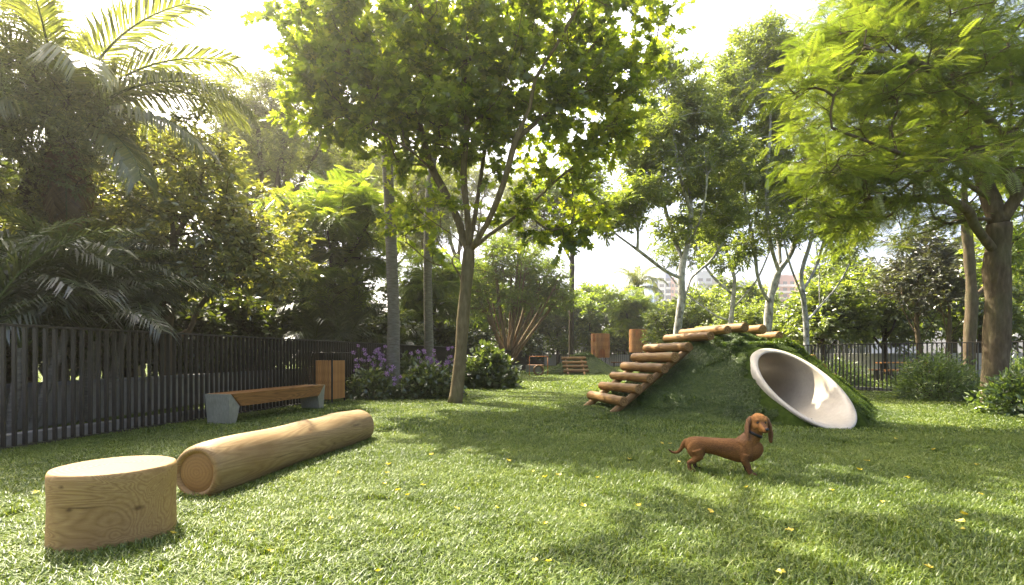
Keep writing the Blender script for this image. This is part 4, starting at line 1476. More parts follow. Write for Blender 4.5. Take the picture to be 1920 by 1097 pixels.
grow_tree('lobed_leaf_tree', 'large central tree with lobed yellow green leaves and a forked olive trunk', b1, main_trunk, main_limbs, main_lobes, 560, 0.13, 'bark_main', 'leaf_main', 'maple', 11,
          nsub=6, nleaf=9, twl=0.50, leaf_s=0.145, tip_r=0.0065, flare=0.55, alpha=0.22, shell=0.35, sides=14, tint_mu=0.5, tint_sd=0.22)

# ---- right feathery tree
Z2 = 9.5
b2 = G(1869, 768)
rt = [b2, P(1867, 720, Z2), P(1866, 690, Z2), P(1869, 628, Z2), P(1872, 558, Z2), P(1868, 506, Z2), P(1873, 452, Z2), P(1873, 420, Z2)]
rl_ = [
    pts(Z2, (1866, 480), (1852, 456, -0.1), (1826, 420, -0.3), (1815, 395, -0.4), (1778, 376, -0.7), (1720, 372, -1.0), (1660, 376, -1.2), (1600, 366, -1.3), (1550, 335, -1.4)),
    pts(Z2, (1873, 425), (1858, 375, 0.1), (1845, 340, 0.2), (1833, 285, 0.3), (1828, 220, 0.4), (1800, 150, 0.5), (1745, 80, 0.4)),
    pts(Z2, (1876, 415), (1896, 385, -0.1), (1908, 360, -0.2), (1886, 322, -0.3), (1890, 262, -0.4), (1898, 175, -0.6), (1890, 80, -0.8)),
    pts(Z2, (1833, 285, 0.3), (1780, 230, 0.0), (1730, 150, -0.3), (1715, 110, -0.5), (1650, 60, -0.8)),
    pts(Z2, (1889, 265, -0.4), (1830, 200, -0.9), (1760, 140, -1.4), (1700, 110, -1.8), (1620, 90, -2.0)),
    pts(Z2, (1840, 310, 0.3), (1770, 290, 0.9), (1690, 280, 1.2), (1600, 250, 1.4), (1540, 200, 1.4)),
    pts(Z2, (1858, 380), (1790, 330, -0.9), (1720, 300, -1.5), (1640, 270, -1.9), (1560, 240, -2.1)),
    pts(Z2, (1905, 360, -0.2), (1960, 300, -0.6), (2040, 230, -0.9), (2120, 180, -1.2)),
    pts(Z2, (1890, 262, -0.4), (1960, 180, 0.3), (2050, 90, 0.6)),
    pts(Z2, (1778, 376, -0.7), (1735, 415, -1.2), (1690, 430, -1.5)),
]
rng = np.random.default_rng(77)
rlob = []
for (px, py, sx) in ((1700, 20, 0.9), (1620, 30, 0.8), (1800, 30, 0.9), (1880, 40, 0.8), (1570, 90, 0.7), (1660, 100, 0.9), (1760, 110, 0.8), (1850, 120, 0.8), (1540, 160, 0.6), (1620, 170, 0.9), (1710, 180, 0.9), (1800, 190, 0.7),
                     (1540, 230, 0.65), (1590, 250, 0.8), (1680, 250, 0.9), (1770, 255, 0.7), (1530, 310, 0.55), (1580, 325, 0.7), (1650, 320, 0.8), (1730, 325, 0.7), (1810, 300, 0.6), (1570, 380, 0.6), (1640, 385, 0.7), (1710, 390, 0.6),
                     (1650, 440, 0.5), (1590, 425, 0.4), (1900, 160, 0.8), (1900, 260, 0.7), (1930, 330, 0.7), (1700, -70, 1.2), (1820, -80, 1.2), (1600, -60, 0.9), (1960, 100, 1.0), (2030, 200, 1.0), (2050, 60, 1.2), (1980, 400, 0.6), (1800, 400, 0.4)):
    for rep in range(2):
        z = Z2 + rng.uniform(-2.3, 2.2)
        c = P(px + rng.uniform(-12, 12), py + rng.uniform(-12, 12), z)
        rlob.append((c, (sx * 1.0, sx * 0.95, 0.16), sx))
grow_tree('feathery_tree', 'big right hand tree with layered feathery leaves and thick brown trunk', b2, rt, rl_, rlob, 640, 0.20, 'bark', 'leaf_feather', 'pin', 12, nsub=5, nleaf=5, twl=0.55, leaf_s=0.285, tip_r=0.0075, flare=0.35, alpha=0.25,
          shell=0.1, droop=0.16, leaf_flat=2.6, tw_z=0.18, up=0.1, sides=14, tint_mu=0.5, tint_sd=0.17)

# ---- pale mottled trunks in the middle distance
ZA = 16.0
bA = np.array([(1268 - 960) / F * ZA, ZA, 0])
tA = [bA, P(1269, 640, ZA), P(1274, 590, ZA), P(1279, 556, ZA), P(1277, 520, ZA), P(1281, 490, ZA), P(1289, 462, ZA), P(1296, 400, ZA), P(1290, 330, ZA + .3)]
lA = [
    pts(ZA, (1276, 528), (1270, 519, -0.2), (1246, 507, -0.4), (1222, 489, -0.6), (1195, 468, -0.8), (1164, 446, -1.0), (1135, 420, -1.1), (1120, 380, -1.2)),
    pts(ZA, (1222, 489, -0.6), (1190, 490, -0.5), (1163, 484, -0.5), (1128, 458, -0.6)),
    pts(ZA, (1279, 556), (1288, 545, 0.2), (1296, 522, 0.4), (1318, 502, 0.6), (1338, 482, 0.8), (1362, 440, 1.0), (1372, 390, 1.1)),
    pts(ZA, (1282, 490), (1262, 440, 0.5), (1245, 380, 0.8), (1238, 300, 1.0), (1240, 220, 1.0)),
    pts(ZA, (1290, 462), (1310, 420, -0.4), (1325, 350, -0.7), (1320, 280, -0.9)),
    pts(ZA, (1195, 468, -0.8), (1196, 430, -0.9), (1188, 380, -1.0), (1200, 330, -1.1)),
    pts(ZA, (1296, 400), (1275, 330, -0.5), (1262, 250, -0.6), (1250, 180, -0.6)),
]
loA = [(P(1250, 190, 16.3), (1.15, 1.3, 1.5), 8), (P(1300, 230, 16), (1.1, 1.2, 1.2), 7), (P(1215, 270, 15.8), (0.9, 1.1, 0.9), 5), (P(1260, 330, 16), (1.4, 1.4, 0.8), 8), (P(1200, 380, 15.3), (0.75, 0.8, 0.7), 3.5), (P(1340, 320, 16.6), (1.2, 1.3, 1.0), 7),
       (P(1145, 395, 15), (0.75, 0.8, 0.6), 4.5), (P(1345, 410, 16.6), (1.0, 1.0, 0.7), 5), (P(1245, 130, 16.4), (0.5, 0.6, 0.7), 1.8), (P(1270, 425, 16), (0.8, 0.8, 0.4), 2)]
GW = 'pale barked trees behind the turf mound'
tA_ = grow_tree('pale_bark_tree', 'pale mottled tree with one long limb reaching left behind the log steps', bA, tA, lA, loA, 480, 0.12, 'bark_white', 'leaf_narrow', 'lance', 21, group=GW, nsub=8, nleaf=11, twl=0.42, leaf_s=0.175, alpha=0.2, shell=0.3, tint_mu=0.5)
ZB = 18.5
bB = np.array([(1439 - 960) / F * ZB, ZB, 0])
tB = [bB, P(1439, 630, ZB), P(1441, 590, ZB), P(1443, 566, ZB), P(1450, 530, ZB), P(1460, 508, ZB), P(1478, 484, ZB), P(1490, 455, ZB + .2), P(1496, 400, ZB + .3), P(1480, 330, ZB + .3)]
lB = [
    pts(ZB, (1442, 570), (1431, 549, -0.3), (1420, 515, -0.5), (1414, 460, -0.6), (1400, 390, -0.8), (1390, 300, -0.9)),
    pts(ZB, (1444, 562), (1455, 535, 0.6), (1462, 500, 0.9), (1458, 440, 1.1), (1440, 360, 1.2), (1430, 260, 1.2), (1425, 170, 1.2)),
    pts(ZB, (1460, 508), (1448, 470, -0.5), (1440, 420, -0.8), (1438, 330, -0.9), (1445, 230, -0.9), (1440, 150, -0.9)),
    pts(ZB, (1480, 330, 0.3), (1450, 250, 0.0), (1420, 180, -0.2)),
    pts(ZB, (1490, 450, 0.2), (1520, 400, 0.5), (1535, 340, 0.8)),
]
loB = [(P(1428, 105, 18.8), (1.3, 1.4, 1.0), 9), (P(1365, 170, 18.6), (0.95, 1.1, 0.8), 5), (P(1400, 230, 18.4), (1.4, 1.5, 0.9), 9), (P(1460, 260, 19), (1.3, 1.4, 1.0), 8), (P(1380, 310, 18.2), (1.3, 1.3, 0.9), 7), (P(1450, 350, 18.5), (1.4, 1.4, 0.8), 7),
       (P(1500, 330, 19), (1.1, 1.3, 0.9), 6), (P(1465, 110, 18.9), (0.7, 0.8, 0.7), 3), (P(1400, 400, 18), (1.0, 1.0, 0.6), 3.5), (P(1360, 470, 18), (0.9, 0.9, 0.75), 4)]
tB_ = grow_tree('pale_bark_tree', 'tallest pale mottled tree with trunk rising behind the top logs of the mound', bB, tB, lB, loB, 480, 0.15, 'bark_white', 'leaf_narrow', 'lance', 22, group=GW, nsub=8, nleaf=11, twl=0.48, leaf_s=0.19, alpha=0.2, shell=0.3, tint_mu=0.45)
ZC = 17.2
bC = np.array([(1512 - 960) / F * ZC, ZC, 0])
tC = [bC, P(1512, 640, ZC), P(1511, 600, ZC), P(1508, 575, ZC), P(1505, 545, ZC), P(1503, 510, ZC), P(1515, 470, ZC), P(1530, 420, ZC)]
lC = [
    pts(ZC, (1508, 575), (1500, 545, -0.3), (1488, 515, -0.5), (1478, 485, -0.6), (1470, 450, -0.7)),
    pts(ZC, (1511, 600), (1522, 592, 0.3), (1537, 574, 0.5), (1560, 549, 0.7), (1580, 520, 0.9), (1600, 480, 1.1)),
    pts(ZC, (1505, 545), (1520, 520, 0.3), (1534, 490, 0.5), (1545, 450, 0.7), (1555, 410, 0.8)),
    pts(ZC, (1537, 574, 0.5), (1536, 540, 0.8), (1536, 500, 1.0), (1530, 460, 1.2)),
]
loC = [(P(1530, 415, 17.5), (1.3, 1.3, 0.7), 6), (P(1590, 450, 17.8), (1.0, 1.0, 0.6), 4), (P(1470, 430, 16.8), (0.8, 0.9, 0.6), 3), (P(1570, 390, 17.5), (1.0, 1.2, 0.7), 4), (P(1500, 360, 17.5), (1.0, 1.0, 0.7), 4)]
tC_ = grow_tree('pale_bark_tree', 'pale mottled tree forking low beside the end of the right fence', bC, tC, lC, loC, 200, 0.095, 'bark_white', 'leaf_feather', 'lance', 23, group=GW, nsub=6, nleaf=9, twl=0.45, leaf_s=0.16, alpha=0.2, shell=0.2, tint_mu=0.6)
copy_thing(tC_, (9.6, 22.5, 0), 2.2, 1.15, 'slender pale tree with many stems between the two thicker pale trunks', GW)

# ---- trunk at far right behind the fence
ZD = 17.0
bD = np.array([(1815 - 960) / F * ZD, ZD, 0])
tD = [bD, P(1818, 640, ZD), P(1822, 560, ZD), P(1817, 480, ZD), P(1812, 420, ZD), P(1808, 340, ZD), P(1810, 240, ZD)]
lD = [pts(ZD, (1820, 565), (1834, 550), (1850, 535), (1880, 500), (1900, 450)), pts(ZD, (1812, 420), (1780, 370), (1740, 320)), pts(ZD, (1808, 340), (1850, 280), (1890, 200))]
loD = [(P(1810, 180, 17), (2.8, 2.6, 1.8), 8), (P(1890, 330, 17), (1.8, 1.8, 1.4), 5), (P(1720, 260, 17), (1.8, 2, 1.4), 5), (P(1905, 480, 17.5), (1.2, 1.3, 0.9), 3)]
grow_tree('broadleaf_tree', 'grey trunked tree just behind the fence left of the big feathery tree', bD, tD, lD, loD, 240, 0.17, 'bark', 'leaf_bright', 'hex', 31, nsub=6, nleaf=8, twl=0.5, leaf_s=0.18, shell=0.3)

# ---- left: glossy oval-leaf tree over the fence
ZE = 10.3
bE = np.array([(316 - 960) / F * ZE, ZE, 0])
tE = [bE, P(314, 660, ZE), P(312, 620, ZE), P(316, 580, ZE), P(322, 520, ZE), P(326, 450, ZE), P(318, 380, ZE)]
lE = [pts(ZE, (313, 630), (290, 600, -0.2), (270, 575, -0.3), (240, 545, -0.4)), pts(ZE, (314, 640), (356, 620, 0.2), (368, 585, 0.3), (400, 545, 0.4), (450, 505, 0.5), (500, 470, 0.6)), pts(ZE, (318, 560), (350, 520), (370, 480), (400, 420)),
      pts(ZE, (322, 520), (280, 470), (230, 420), (180, 380)), pts(ZE, (326, 460), (360, 390), (380, 320)), pts(ZE, (270, 575, -0.3), (200, 560, -0.5), (130, 520, -0.7), (70, 500, -0.8)), pts(ZE, (318, 390), (290, 340), (280, 290))]
loE = [(P(300, 330, 10.6), (1.5, 1.4, 0.7), 8), (P(200, 390, 10.5), (1.3, 1.3, 0.7), 7), (P(420, 380, 10.8), (1.4, 1.3, 0.8), 8), (P(330, 430, 10), (1.6, 1.3, 0.6), 8), (P(480, 450, 10.8), (1.0, 1.1, 0.7), 5), (P(170, 500, 9.9), (1.2, 0.9, 0.45), 4.5),
       (P(260, 530, 9.7), (1.0, 0.8, 0.4), 3.5), (P(420, 520, 10.3), (1.1, 1.0, 0.5), 4), (P(110, 420, 10.4), (0.9, 1.0, 0.7), 4), (P(520, 520, 10.8), (0.6, 0.7, 0.6), 2), (P(80, 500, 9.6), (0.5, 0.5, 0.25), 1.2), (P(370, 280, 10.8), (0.8, 0.9, 0.6), 3)]
grow_tree('glossy_leaf_tree', 'many stemmed tree with glossy yellow green oval leaves over the left fence', bE, tE, lE, loE, 430, 0.14, 'bark', 'leaf_oval', 'oval', 41, nsub=6, nleaf=9, twl=0.42, leaf_s=0.13, tip_r=0.006, shell=0.25, alpha=0.2, tint_mu=0.5, tint_sd=0.24, up=0.1)

# ---- vine-clad tree at the upper left
ZV = 10.2
bV = np.array([(50 - 960) / F * ZV, ZV, 0])
loV = [(P(60, 200, 8.7), (1.2, 1.2, 1.1), 8), (P(120, 270, 8.6), (0.9, 0.9, 0.7), 4), (P(10, 110, 8.9), (1.1, 1.1, 1.1), 6), (P(100, 60, 9.2), (0.7, 0.9, 0.7), 3), (P(160, 215, 8.5), (0.5, 0.6, 0.6), 2), (P(-40, 270, 8.9), (1.0, 1.0, 1.0), 4), (P(20, 330, 8.9), (0.9, 0.9, 0.6), 3), (P(-60, 20, 8.9), (1.2, 1.2, 1.2), 4)]
grow_tree('vine_clad_tree', 'tree smothered in fine dull leaves at the upper left among palm fronds', bV, [bV, P(52, 600, ZV), P(60, 450, ZV), P(62, 330, ZV), P(55, 200, ZV)], [pts(ZV, (60, 400), (40, 300), (0, 220), (-60, 160)), pts(ZV, (60, 330), (100, 260), (140, 220)), pts(ZV, (55, 200), (80, 120), (110, 40))], loV, 330, 0.16, 'bark_dark', 'leaf_dull', 'lance', 42,
          nsub=8, nleaf=12, twl=0.36, leaf_s=0.085, tip_r=0.005, shell=0.2, alpha=0.2, droop=0.5)

# ---- tall dull background trees at the left
ZT = 22.0
bT = np.array([(500 - 960) / F * ZT, ZT, 0])
loT = [(P(470, 190, 22), (1.5, 1.6, 1.5), 8), (P(420, 200, 22), (1.0, 1.2, 1.0), 5), (P(530, 180, 22), (1.4, 1.6, 1.3), 7), (P(500, 280, 22), (2.2, 1.8, 1.2), 8), (P(590, 280, 22.5), (1.5, 1.5, 1.4), 6), (P(440, 310, 21.5), (1.4, 1.4, 1.0), 5), (P(640, 340, 22), (1.5, 1.3, 1.0), 4)]
tT = grow_tree('tall_dull_tree', 'tall hazy fine leaved tree against the bright sky left of centre', bT, [bT, P(500, 520, ZT), P(495, 400, ZT), P(490, 340, ZT), P(484, 240, ZT)], [pts(ZT, (496, 420), (520, 350), (530, 260), (528, 180)), pts(ZT, (498, 450), (450, 370), (430, 280)), pts(ZT, (496, 430), (560, 350), (600, 270)), pts(ZT, (497, 440), (580, 400), (650, 330))], loT, 380, 0.24, 'bark', 'leaf_dull', 'lance', 43,
               nsub=7, nleaf=11, twl=0.6, leaf_s=0.16, tip_r=0.008, shell=0.2, alpha=0.2, droop=0.5, tint_mu=0.55)
copy_thing(tT, (-4.6, 27.5, 0), 1.9, 0.85, 'tall fine leaved tree half hidden behind the ringed palm trunk')
for (x_, y_, r_, s_c) in ((-7.6, 24.5, 0.7, 0.85), (-12.5, 26.0, 2.6, 1.0), (-15.0, 30.0, 3.9, 1.15), (-7.5, 32.5, 5.5, 1.05), (-11.0, 35.0, 1.3, 1.2)):
    copy_thing(tT, (x_, y_, 0), r_, s_c, 'tall fine leaved tree in the row at the back of the left thicket', 'tall trees at the back of the left thicket')
copy_thing(tT, (-5.0, 46.5, 0), 3.0, 1.4, 'tall fine leaved tree seen between the limbs of the central tree')
copy_thing(tT, (0.8, 48.0, 0), 5.1, 1.35, 'tall fine leaved tree rising behind the fan shaped tree')
copy_thing(tT, (-17.5, 24.0, 0), 4.0, 0.95, 'tall fine leaved tree far left behind the palm fronds')

# ---- feathery mid-green tree left of the palm trunk
ZP = 15.5
bP = np.array([(622 - 960) / F * ZP, ZP, 0])
loP = []
for (px, py, sx) in ((640, 365, 1.0), (570, 385, 0.8), (700, 395, 0.8), (610, 420, 1.1), (680, 440, 0.9), (560, 450, 0.8), (640, 480, 1.0), (700, 500, 0.7), (580, 510, 0.8), (640, 545, 0.8)):
    for rep in range(2):
        loP.append((P(px + rng.uniform(-10, 10), py + rng.uniform(-8, 8), ZP + rng.uniform(-1, 1)), (sx, sx, 0.16), sx))
tP = grow_tree('feathery_small_tree', 'smaller feathery tree with fresh green layered leaves left of the ringed palm trunk', bP, [bP, P(622, 620, ZP), P(624, 540, ZP), P(620, 470, ZP)], [pts(ZP, (624, 540), (590, 480), (570, 430)), pts(ZP, (624, 530), (660, 470), (690, 420)), pts(ZP, (620, 475), (630, 420), (640, 380))], loP, 190, 0.13, 'bark_dark', 'leaf_bright', 'pins', 44,
               nsub=4, nleaf=5, twl=0.5, leaf_s=0.48, tip_r=0.008, shell=0.1, leaf_flat=2.2, tw_z=0.25, up=0.1)
copy_thing(tP, (-3.6, 23.0, 0), 2.4, 0.9, 'feathery dark green tree between the two ringed palm trunks')
copy_thing(tP, (9.4, 40.5, 0), 0.8, 1.0, 'feathery light green tree beyond the round towers')

# ---- fan shaped many-stemmed shrub tree behind the fence in the middle
ZF = 31.0
bF = np.array([(952 - 960) / F * ZF, ZF, 0])
rngf = np.random.default_rng(9)
lF = []
for k_ in range(16):
    ex = 880 + 185 * (k_ + rngf.random()) / 16
    ey = 560 - 70 * math.sin(math.pi * (ex - 870) / 210) + rngf.uniform(-15, 15)
    dz = rngf.uniform(-1.5, 1.5)
    lF.append(pts(ZF, (952, 690), (952 + (ex - 952) * 0.2 + rngf.uniform(-4, 4), 655, dz * 0.2), (952 + (ex - 952) * 0.6, 610 - 0.2 * (610 - ey), dz * 0.6), (ex, ey, dz)))
loF = [(P(905, 530, 31), (1.2, 1.5, 1.4), 6), (P(960, 490, 31), (2.0, 1.8, 1.3), 10), (P(1020, 520, 31), (1.7, 1.7, 1.3), 8), (P(1050, 560, 31), (1.0, 1.4, 1.0), 4), (P(980, 560, 30.5), (1.6, 1.3, 0.8), 5), (P(890, 580, 31), (0.7, 1, 0.8), 2.5), (P(930, 465, 31.3), (1.1, 1.2, 0.7), 3)]
grow_tree('fan_shrub_tree', 'fan shaped many stemmed tree with fine pale green leaves behind the fence centre', bF, [bF, P(952, 690, ZF), P(951, 670, ZF)], lF, loF, 420, 0.35, 'bamboo_bark', 'leaf_bright', 'lance', 45, nsub=7, nleaf=11, twl=0.6, leaf_s=0.19, tip_r=0.012, shell=0.35, alpha=0.15, flare=0, tint_mu=0.4)

# ---- palms
FM = [frond_mesh('frond', 3.6, R(42), R(85), 95, 0.72, seed=1, hang=0.75, width=0.042), frond_mesh('frond', 3.4, R(62), R(62), 95, 0.78, seed=2, hang=0.45, width=0.042), frond_mesh('frond', 3.2, R(12), R(70), 90, 0.68, seed=3, hang=0.8, width=0.042), frond_mesh('frond', 2.4, R(-25), R(60), 70, 0.5, seed=4, hang=0.7, width=0.035, leaf='leaf_dry')]
ZL = 9.3
cL = P(125, 215, ZL)
bL = np.array([cL[0] - 0.1, ZL, 0])
fl = [(88, 0, 0, 1.0), (102, 2, 6, 0.95), (70, 1, -2, 1.0), (60, 0, 10, 0.9), (118, 2, -12, 0.85), (135, 0, -8, 0.9), (40, 1, 0, 0.95), (10, 0, 0, 0.9), (-25, 1, 0, 0.9), (-60, 0, 5, 0.95), (-85, 0, 0, 0.9), (-110, 2, 0, 0.9), (-140, 0, 0, 0.85), (175, 2, -5, 0.8), (155, 1, 0, 0.8), (200, 1, 0, 0.8), (95, 1, 8, 1.0), (-95, 1, 0, 0.9),
      (90, 3, -38, 0.8), (150, 3, -40, 0.9), (-150, 3, -42, 0.9), (185, 3, -45, 0.85), (-100, 3, -40, 0.8), (60, 3, -42, 0.8)]
make_palm('coconut_palm', 'big palm at the upper left with long drooping fronds against white sky', bL, [bL, (bL[0] - 0.15, ZL, 2.0), (bL[0] + 0.0, ZL, 3.8), tuple(cL - (0, 0, 0.3))], 0.17, 0.13, fl, FM, stub=False)
FM2 = [frond_mesh('frond', 2.7, R(50), R(110), 70, 0.55, seed=11, hang=0.8, width=0.036), frond_mesh('frond', 2.6, R(70), R(85), 70, 0.55, seed=12, hang=0.5, width=0.036), frond_mesh('frond', 2.5, R(15), R(85), 66, 0.55, seed=13, hang=0.85, width=0.036)]
ring_fr = [(k_ * 137.5 % 360, k_ % 3, rng.uniform(-8, 8), rng.uniform(0.85, 1.05)) for k_ in range(17)]
Zp = 13.3
bp = np.array([(737 - 960) / F * Zp, Zp, 0])
make_palm('ringed_palm', 'tall palm with thick grey ringed trunk rising from the flower bed', bp, [bp, P(737, 680, Zp), P(738, 600, Zp), P(735, 500, Zp), P(731, 400, Zp), P(726, 300, Zp), P(721, 210, Zp), P(716, 150, Zp)], 0.155, 0.13, ring_fr, FM2)
Zq = 16.6
bq = np.array([(804 - 960) / F * Zq, Zq, 0])
make_palm('ringed_palm', 'second ringed palm trunk standing just left of the central tree', bq, [bq, P(804, 640, Zq), P(802, 500, Zq), P(804, 380, Zq), P(812, 300, Zq), P(822, 250, Zq)], 0.145, 0.12, [(a, b, c - 4, d * 0.95) for a, b, c, d in ring_fr], FM2)
# small far palm
Zs = 47.0
bs = P(1195, 545, Zs)
make_palm('far_palm', 'small far palm standing between the towers and the city blocks', (bs[0], Zs), [(bs[0], Zs, 0), (bs[0], Zs, 3), tuple(bs)], 0.28, 0.2, [(k_ * 137.5 % 360, k_ % 3, 0, 1.15) for k_ in range(15)], FM2)
# slender dark trunk tree near the small mound
Zt = 33.0
bt = np.array([(1071 - 960) / F * Zt, Zt, 0])
tt_ = grow_tree('slender_tree', 'slender straight dark trunked tree behind the small log mound', bt, [bt, P(1071, 640, Zt), P(1072, 560, Zt), P(1073, 480, Zt), P(1072, 420, Zt)], [pts(Zt, (1072, 490), (1050, 450), (1030, 420)), pts(Zt, (1072, 490), (1100, 455), (1125, 430))], [(P(1075, 360, 33), (2.2, 2.2, 1.8), 6), (P(1030, 380, 33), (1.4, 1.5, 1.2), 3), (P(1110, 330, 33), (1.4, 1.5, 1.3), 3)],
                150, 0.16, 'bark_dark', 'leaf_bright', 'hex', 46, nsub=6, nleaf=8, twl=0.7, leaf_s=0.26, tip_r=0.01, shell=0.25, flare=0.1)

# ---- areca palm clumps at the far left
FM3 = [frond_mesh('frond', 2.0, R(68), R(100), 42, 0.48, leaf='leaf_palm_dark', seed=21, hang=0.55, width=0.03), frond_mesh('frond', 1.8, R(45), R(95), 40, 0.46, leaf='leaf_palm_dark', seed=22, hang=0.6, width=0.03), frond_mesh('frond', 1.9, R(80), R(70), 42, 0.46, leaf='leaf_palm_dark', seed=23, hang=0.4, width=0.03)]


def areca(label, cx, cy_, nst, h, seed, group='clumping palms behind the left fence'):
    rg = np.random.default_rng(seed)
    root = thing('clump_palm', label, 'palm', (cx, cy_, 0), 0, group)
    for k_ in range(nst):
        a = rg.random() * 6.28
        r0 = 0.1 + 0.35 * rg.random()
        b = np.array([r0 * math.cos(a), r0 * math.sin(a), 0])
        hh = h * (0.6 + 0.5 * rg.random())
        t = b * (1.6 + rg.random()) + np.array([0, 0, hh])
        p = resample(np.array([b, (b * 1.1 + t) / 2 + (0, 0, 0.05), t]), 0.06)
        mb = MB()
        mb.tube(p, 0.055 * (1 + 0.10 * np.where(np.arange(len(p)) % 2 == 0, 1, -1)), 8)
        mb.build('stem', 'bark_palm', root)
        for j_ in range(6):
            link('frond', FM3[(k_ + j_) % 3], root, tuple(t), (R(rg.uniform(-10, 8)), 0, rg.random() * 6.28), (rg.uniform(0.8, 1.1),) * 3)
    return root


areca('dark clump of ringed palm stems and arching fronds at the left picture edge', -6.35, 6.35, 6, 1.5, 1)
areca('dark palm clump just right of the leftmost one behind the slats', -6.7, 7.9, 5, 1.6, 2)
areca('dark palm clump behind the stems of the glossy leaved tree', -7.6, 9.4, 5, 1.9, 3)
areca('palm clump behind the left fence between bench and ringed palm', -5.2, 14.2, 4, 1.2, 4)
areca('palm clump with pale fronds behind the fence between the two ringed trunks', -4.3, 18.8, 4, 1.0, 5)


# ---- background fillers: build one of each kind, copy the rest
def filler(name, label, h, r, leaf, kind, seed, leaf_s, tips=170, rad=0.13, group=None, low=0.25, bark='bark_dark', nsub=7, nleaf=9, off=(0, 0), cat='tree', flat=1.0, twl=0.6, tint=0.45):
    rg = np.random.default_rng(seed)
    b = np.array([off[0], off[1], 0.0])
    lob = []
    for k_ in range(9):
        a = k_ * 2.4 + rg.random()
        rr = r * (0.25 + 0.5 * rg.random())
        z = h * (low + (1 - low) * (0.18 + 0.72 * rg.random()))
        lob.append((b + (rr * math.cos(a), rr * math.sin(a), z), (r * 0.5, r * 0.5, h * 0.16 * flat)))
    lob.append((b + (0, 0, h * 0.86), (r * 0.55, r * 0.55, h * 0.13)))
    tr = [b, b + (0.05, 0.03, h * 0.2), b + (-0.04, 0.05, h * 0.42), b + (0.06, 0, h * 0.62)]
    lm = [[b + (-0.02, 0.02, h * (0.22 + 0.06 * k_)), b + (r * 0.25 * math.cos(k_ * 1.7), r * 0.25 * math.sin(k_ * 1.7), h * (0.36 + 0.05 * k_)), b + (r * 0.5 * math.cos(k_ * 1.7), r * 0.5 * math.sin(k_ * 1.7), h * (0.5 + 0.06 * k_))] for k_ in range(5)]
    return grow_tree(name, label, b, tr, lm, lob, tips, rad, bark, leaf, kind, seed, group=group, cat=cat, nsub=nsub, nleaf=nleaf, twl=twl, leaf_s=leaf_s, shell=0.25, tip_r=0.007, alpha=0.2, flare=0.3, tint_mu=tint)


GT = 'thicket trees behind the left fence'
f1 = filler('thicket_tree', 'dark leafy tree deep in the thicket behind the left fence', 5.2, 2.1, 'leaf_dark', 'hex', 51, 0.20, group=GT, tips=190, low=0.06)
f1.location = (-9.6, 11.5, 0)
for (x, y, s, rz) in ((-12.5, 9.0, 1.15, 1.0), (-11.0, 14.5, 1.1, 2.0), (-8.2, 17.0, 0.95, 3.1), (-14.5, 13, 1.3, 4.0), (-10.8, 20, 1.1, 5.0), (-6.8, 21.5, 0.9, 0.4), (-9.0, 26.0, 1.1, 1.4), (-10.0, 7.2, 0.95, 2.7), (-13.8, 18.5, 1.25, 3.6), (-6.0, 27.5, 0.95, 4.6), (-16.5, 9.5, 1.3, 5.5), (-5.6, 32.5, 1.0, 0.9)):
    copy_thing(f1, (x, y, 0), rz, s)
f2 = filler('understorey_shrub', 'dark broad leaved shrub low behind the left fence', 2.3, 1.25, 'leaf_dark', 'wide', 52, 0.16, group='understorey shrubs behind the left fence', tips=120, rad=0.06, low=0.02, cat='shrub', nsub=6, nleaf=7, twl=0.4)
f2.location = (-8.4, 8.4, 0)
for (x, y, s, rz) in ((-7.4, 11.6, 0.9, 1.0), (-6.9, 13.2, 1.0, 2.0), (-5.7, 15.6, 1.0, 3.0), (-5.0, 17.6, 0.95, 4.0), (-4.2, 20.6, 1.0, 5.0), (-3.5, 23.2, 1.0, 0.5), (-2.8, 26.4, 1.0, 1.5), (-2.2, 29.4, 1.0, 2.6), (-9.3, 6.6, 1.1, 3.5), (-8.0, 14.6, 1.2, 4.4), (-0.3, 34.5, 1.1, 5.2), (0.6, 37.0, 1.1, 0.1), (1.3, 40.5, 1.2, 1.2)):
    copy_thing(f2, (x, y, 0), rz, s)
GR = 'leafy trees behind the right fence'
f3 = filler('round_leafy_tree', 'dense round mid green tree behind the right fence near the pale forked tree', 4.6, 2.1, 'leaf_narrow', 'hex', 53, 0.21, group=GR, tips=200, low=0.22, bark='bark_dark', tint=0.35)
f3.location = (14.9, 24.5, 0)
rest = [(18.4, 25.2, 1.05, 1.1, 'dense round green tree behind the picnic tables'), (22.4, 24.5, 1.15, 2.3, 'green tree behind the big bush left of the grey trunk'), (27.5, 26.0, 1.3, 3.3, 'green tree at the right edge seen past the thick brown trunk'), (21.0, 33, 1.5, 4.4, None), (30, 35, 1.8, 5.0, None), (26, 20.5, 1.0, 0.5, 'low green tree at far right behind the thick trunk'),
        (12.0, 33, 1.1, 1.8, None), (16.5, 36, 1.3, 2.8, None), (37, 30, 1.7, 0.2, None)]
for (x, y, s, rz, lb) in rest:
    copy_thing(f3, (x, y, 0), rz, s, lb or 'far green tree in the belt beyond the right hand wall', GR if lb else 'far trees beyond the right wall')
GE = 'bright leafy trees at the far end'
f4 = filler('bright_leafy_tree', 'light green leafy tree behind the far end fence', 6.0, 2.6, 'leaf_bright', 'hex', 54, 0.30, group=GE, tips=200, low=0.2, rad=0.15, twl=0.8)
f4.location = (4.4, 49.5, 0)
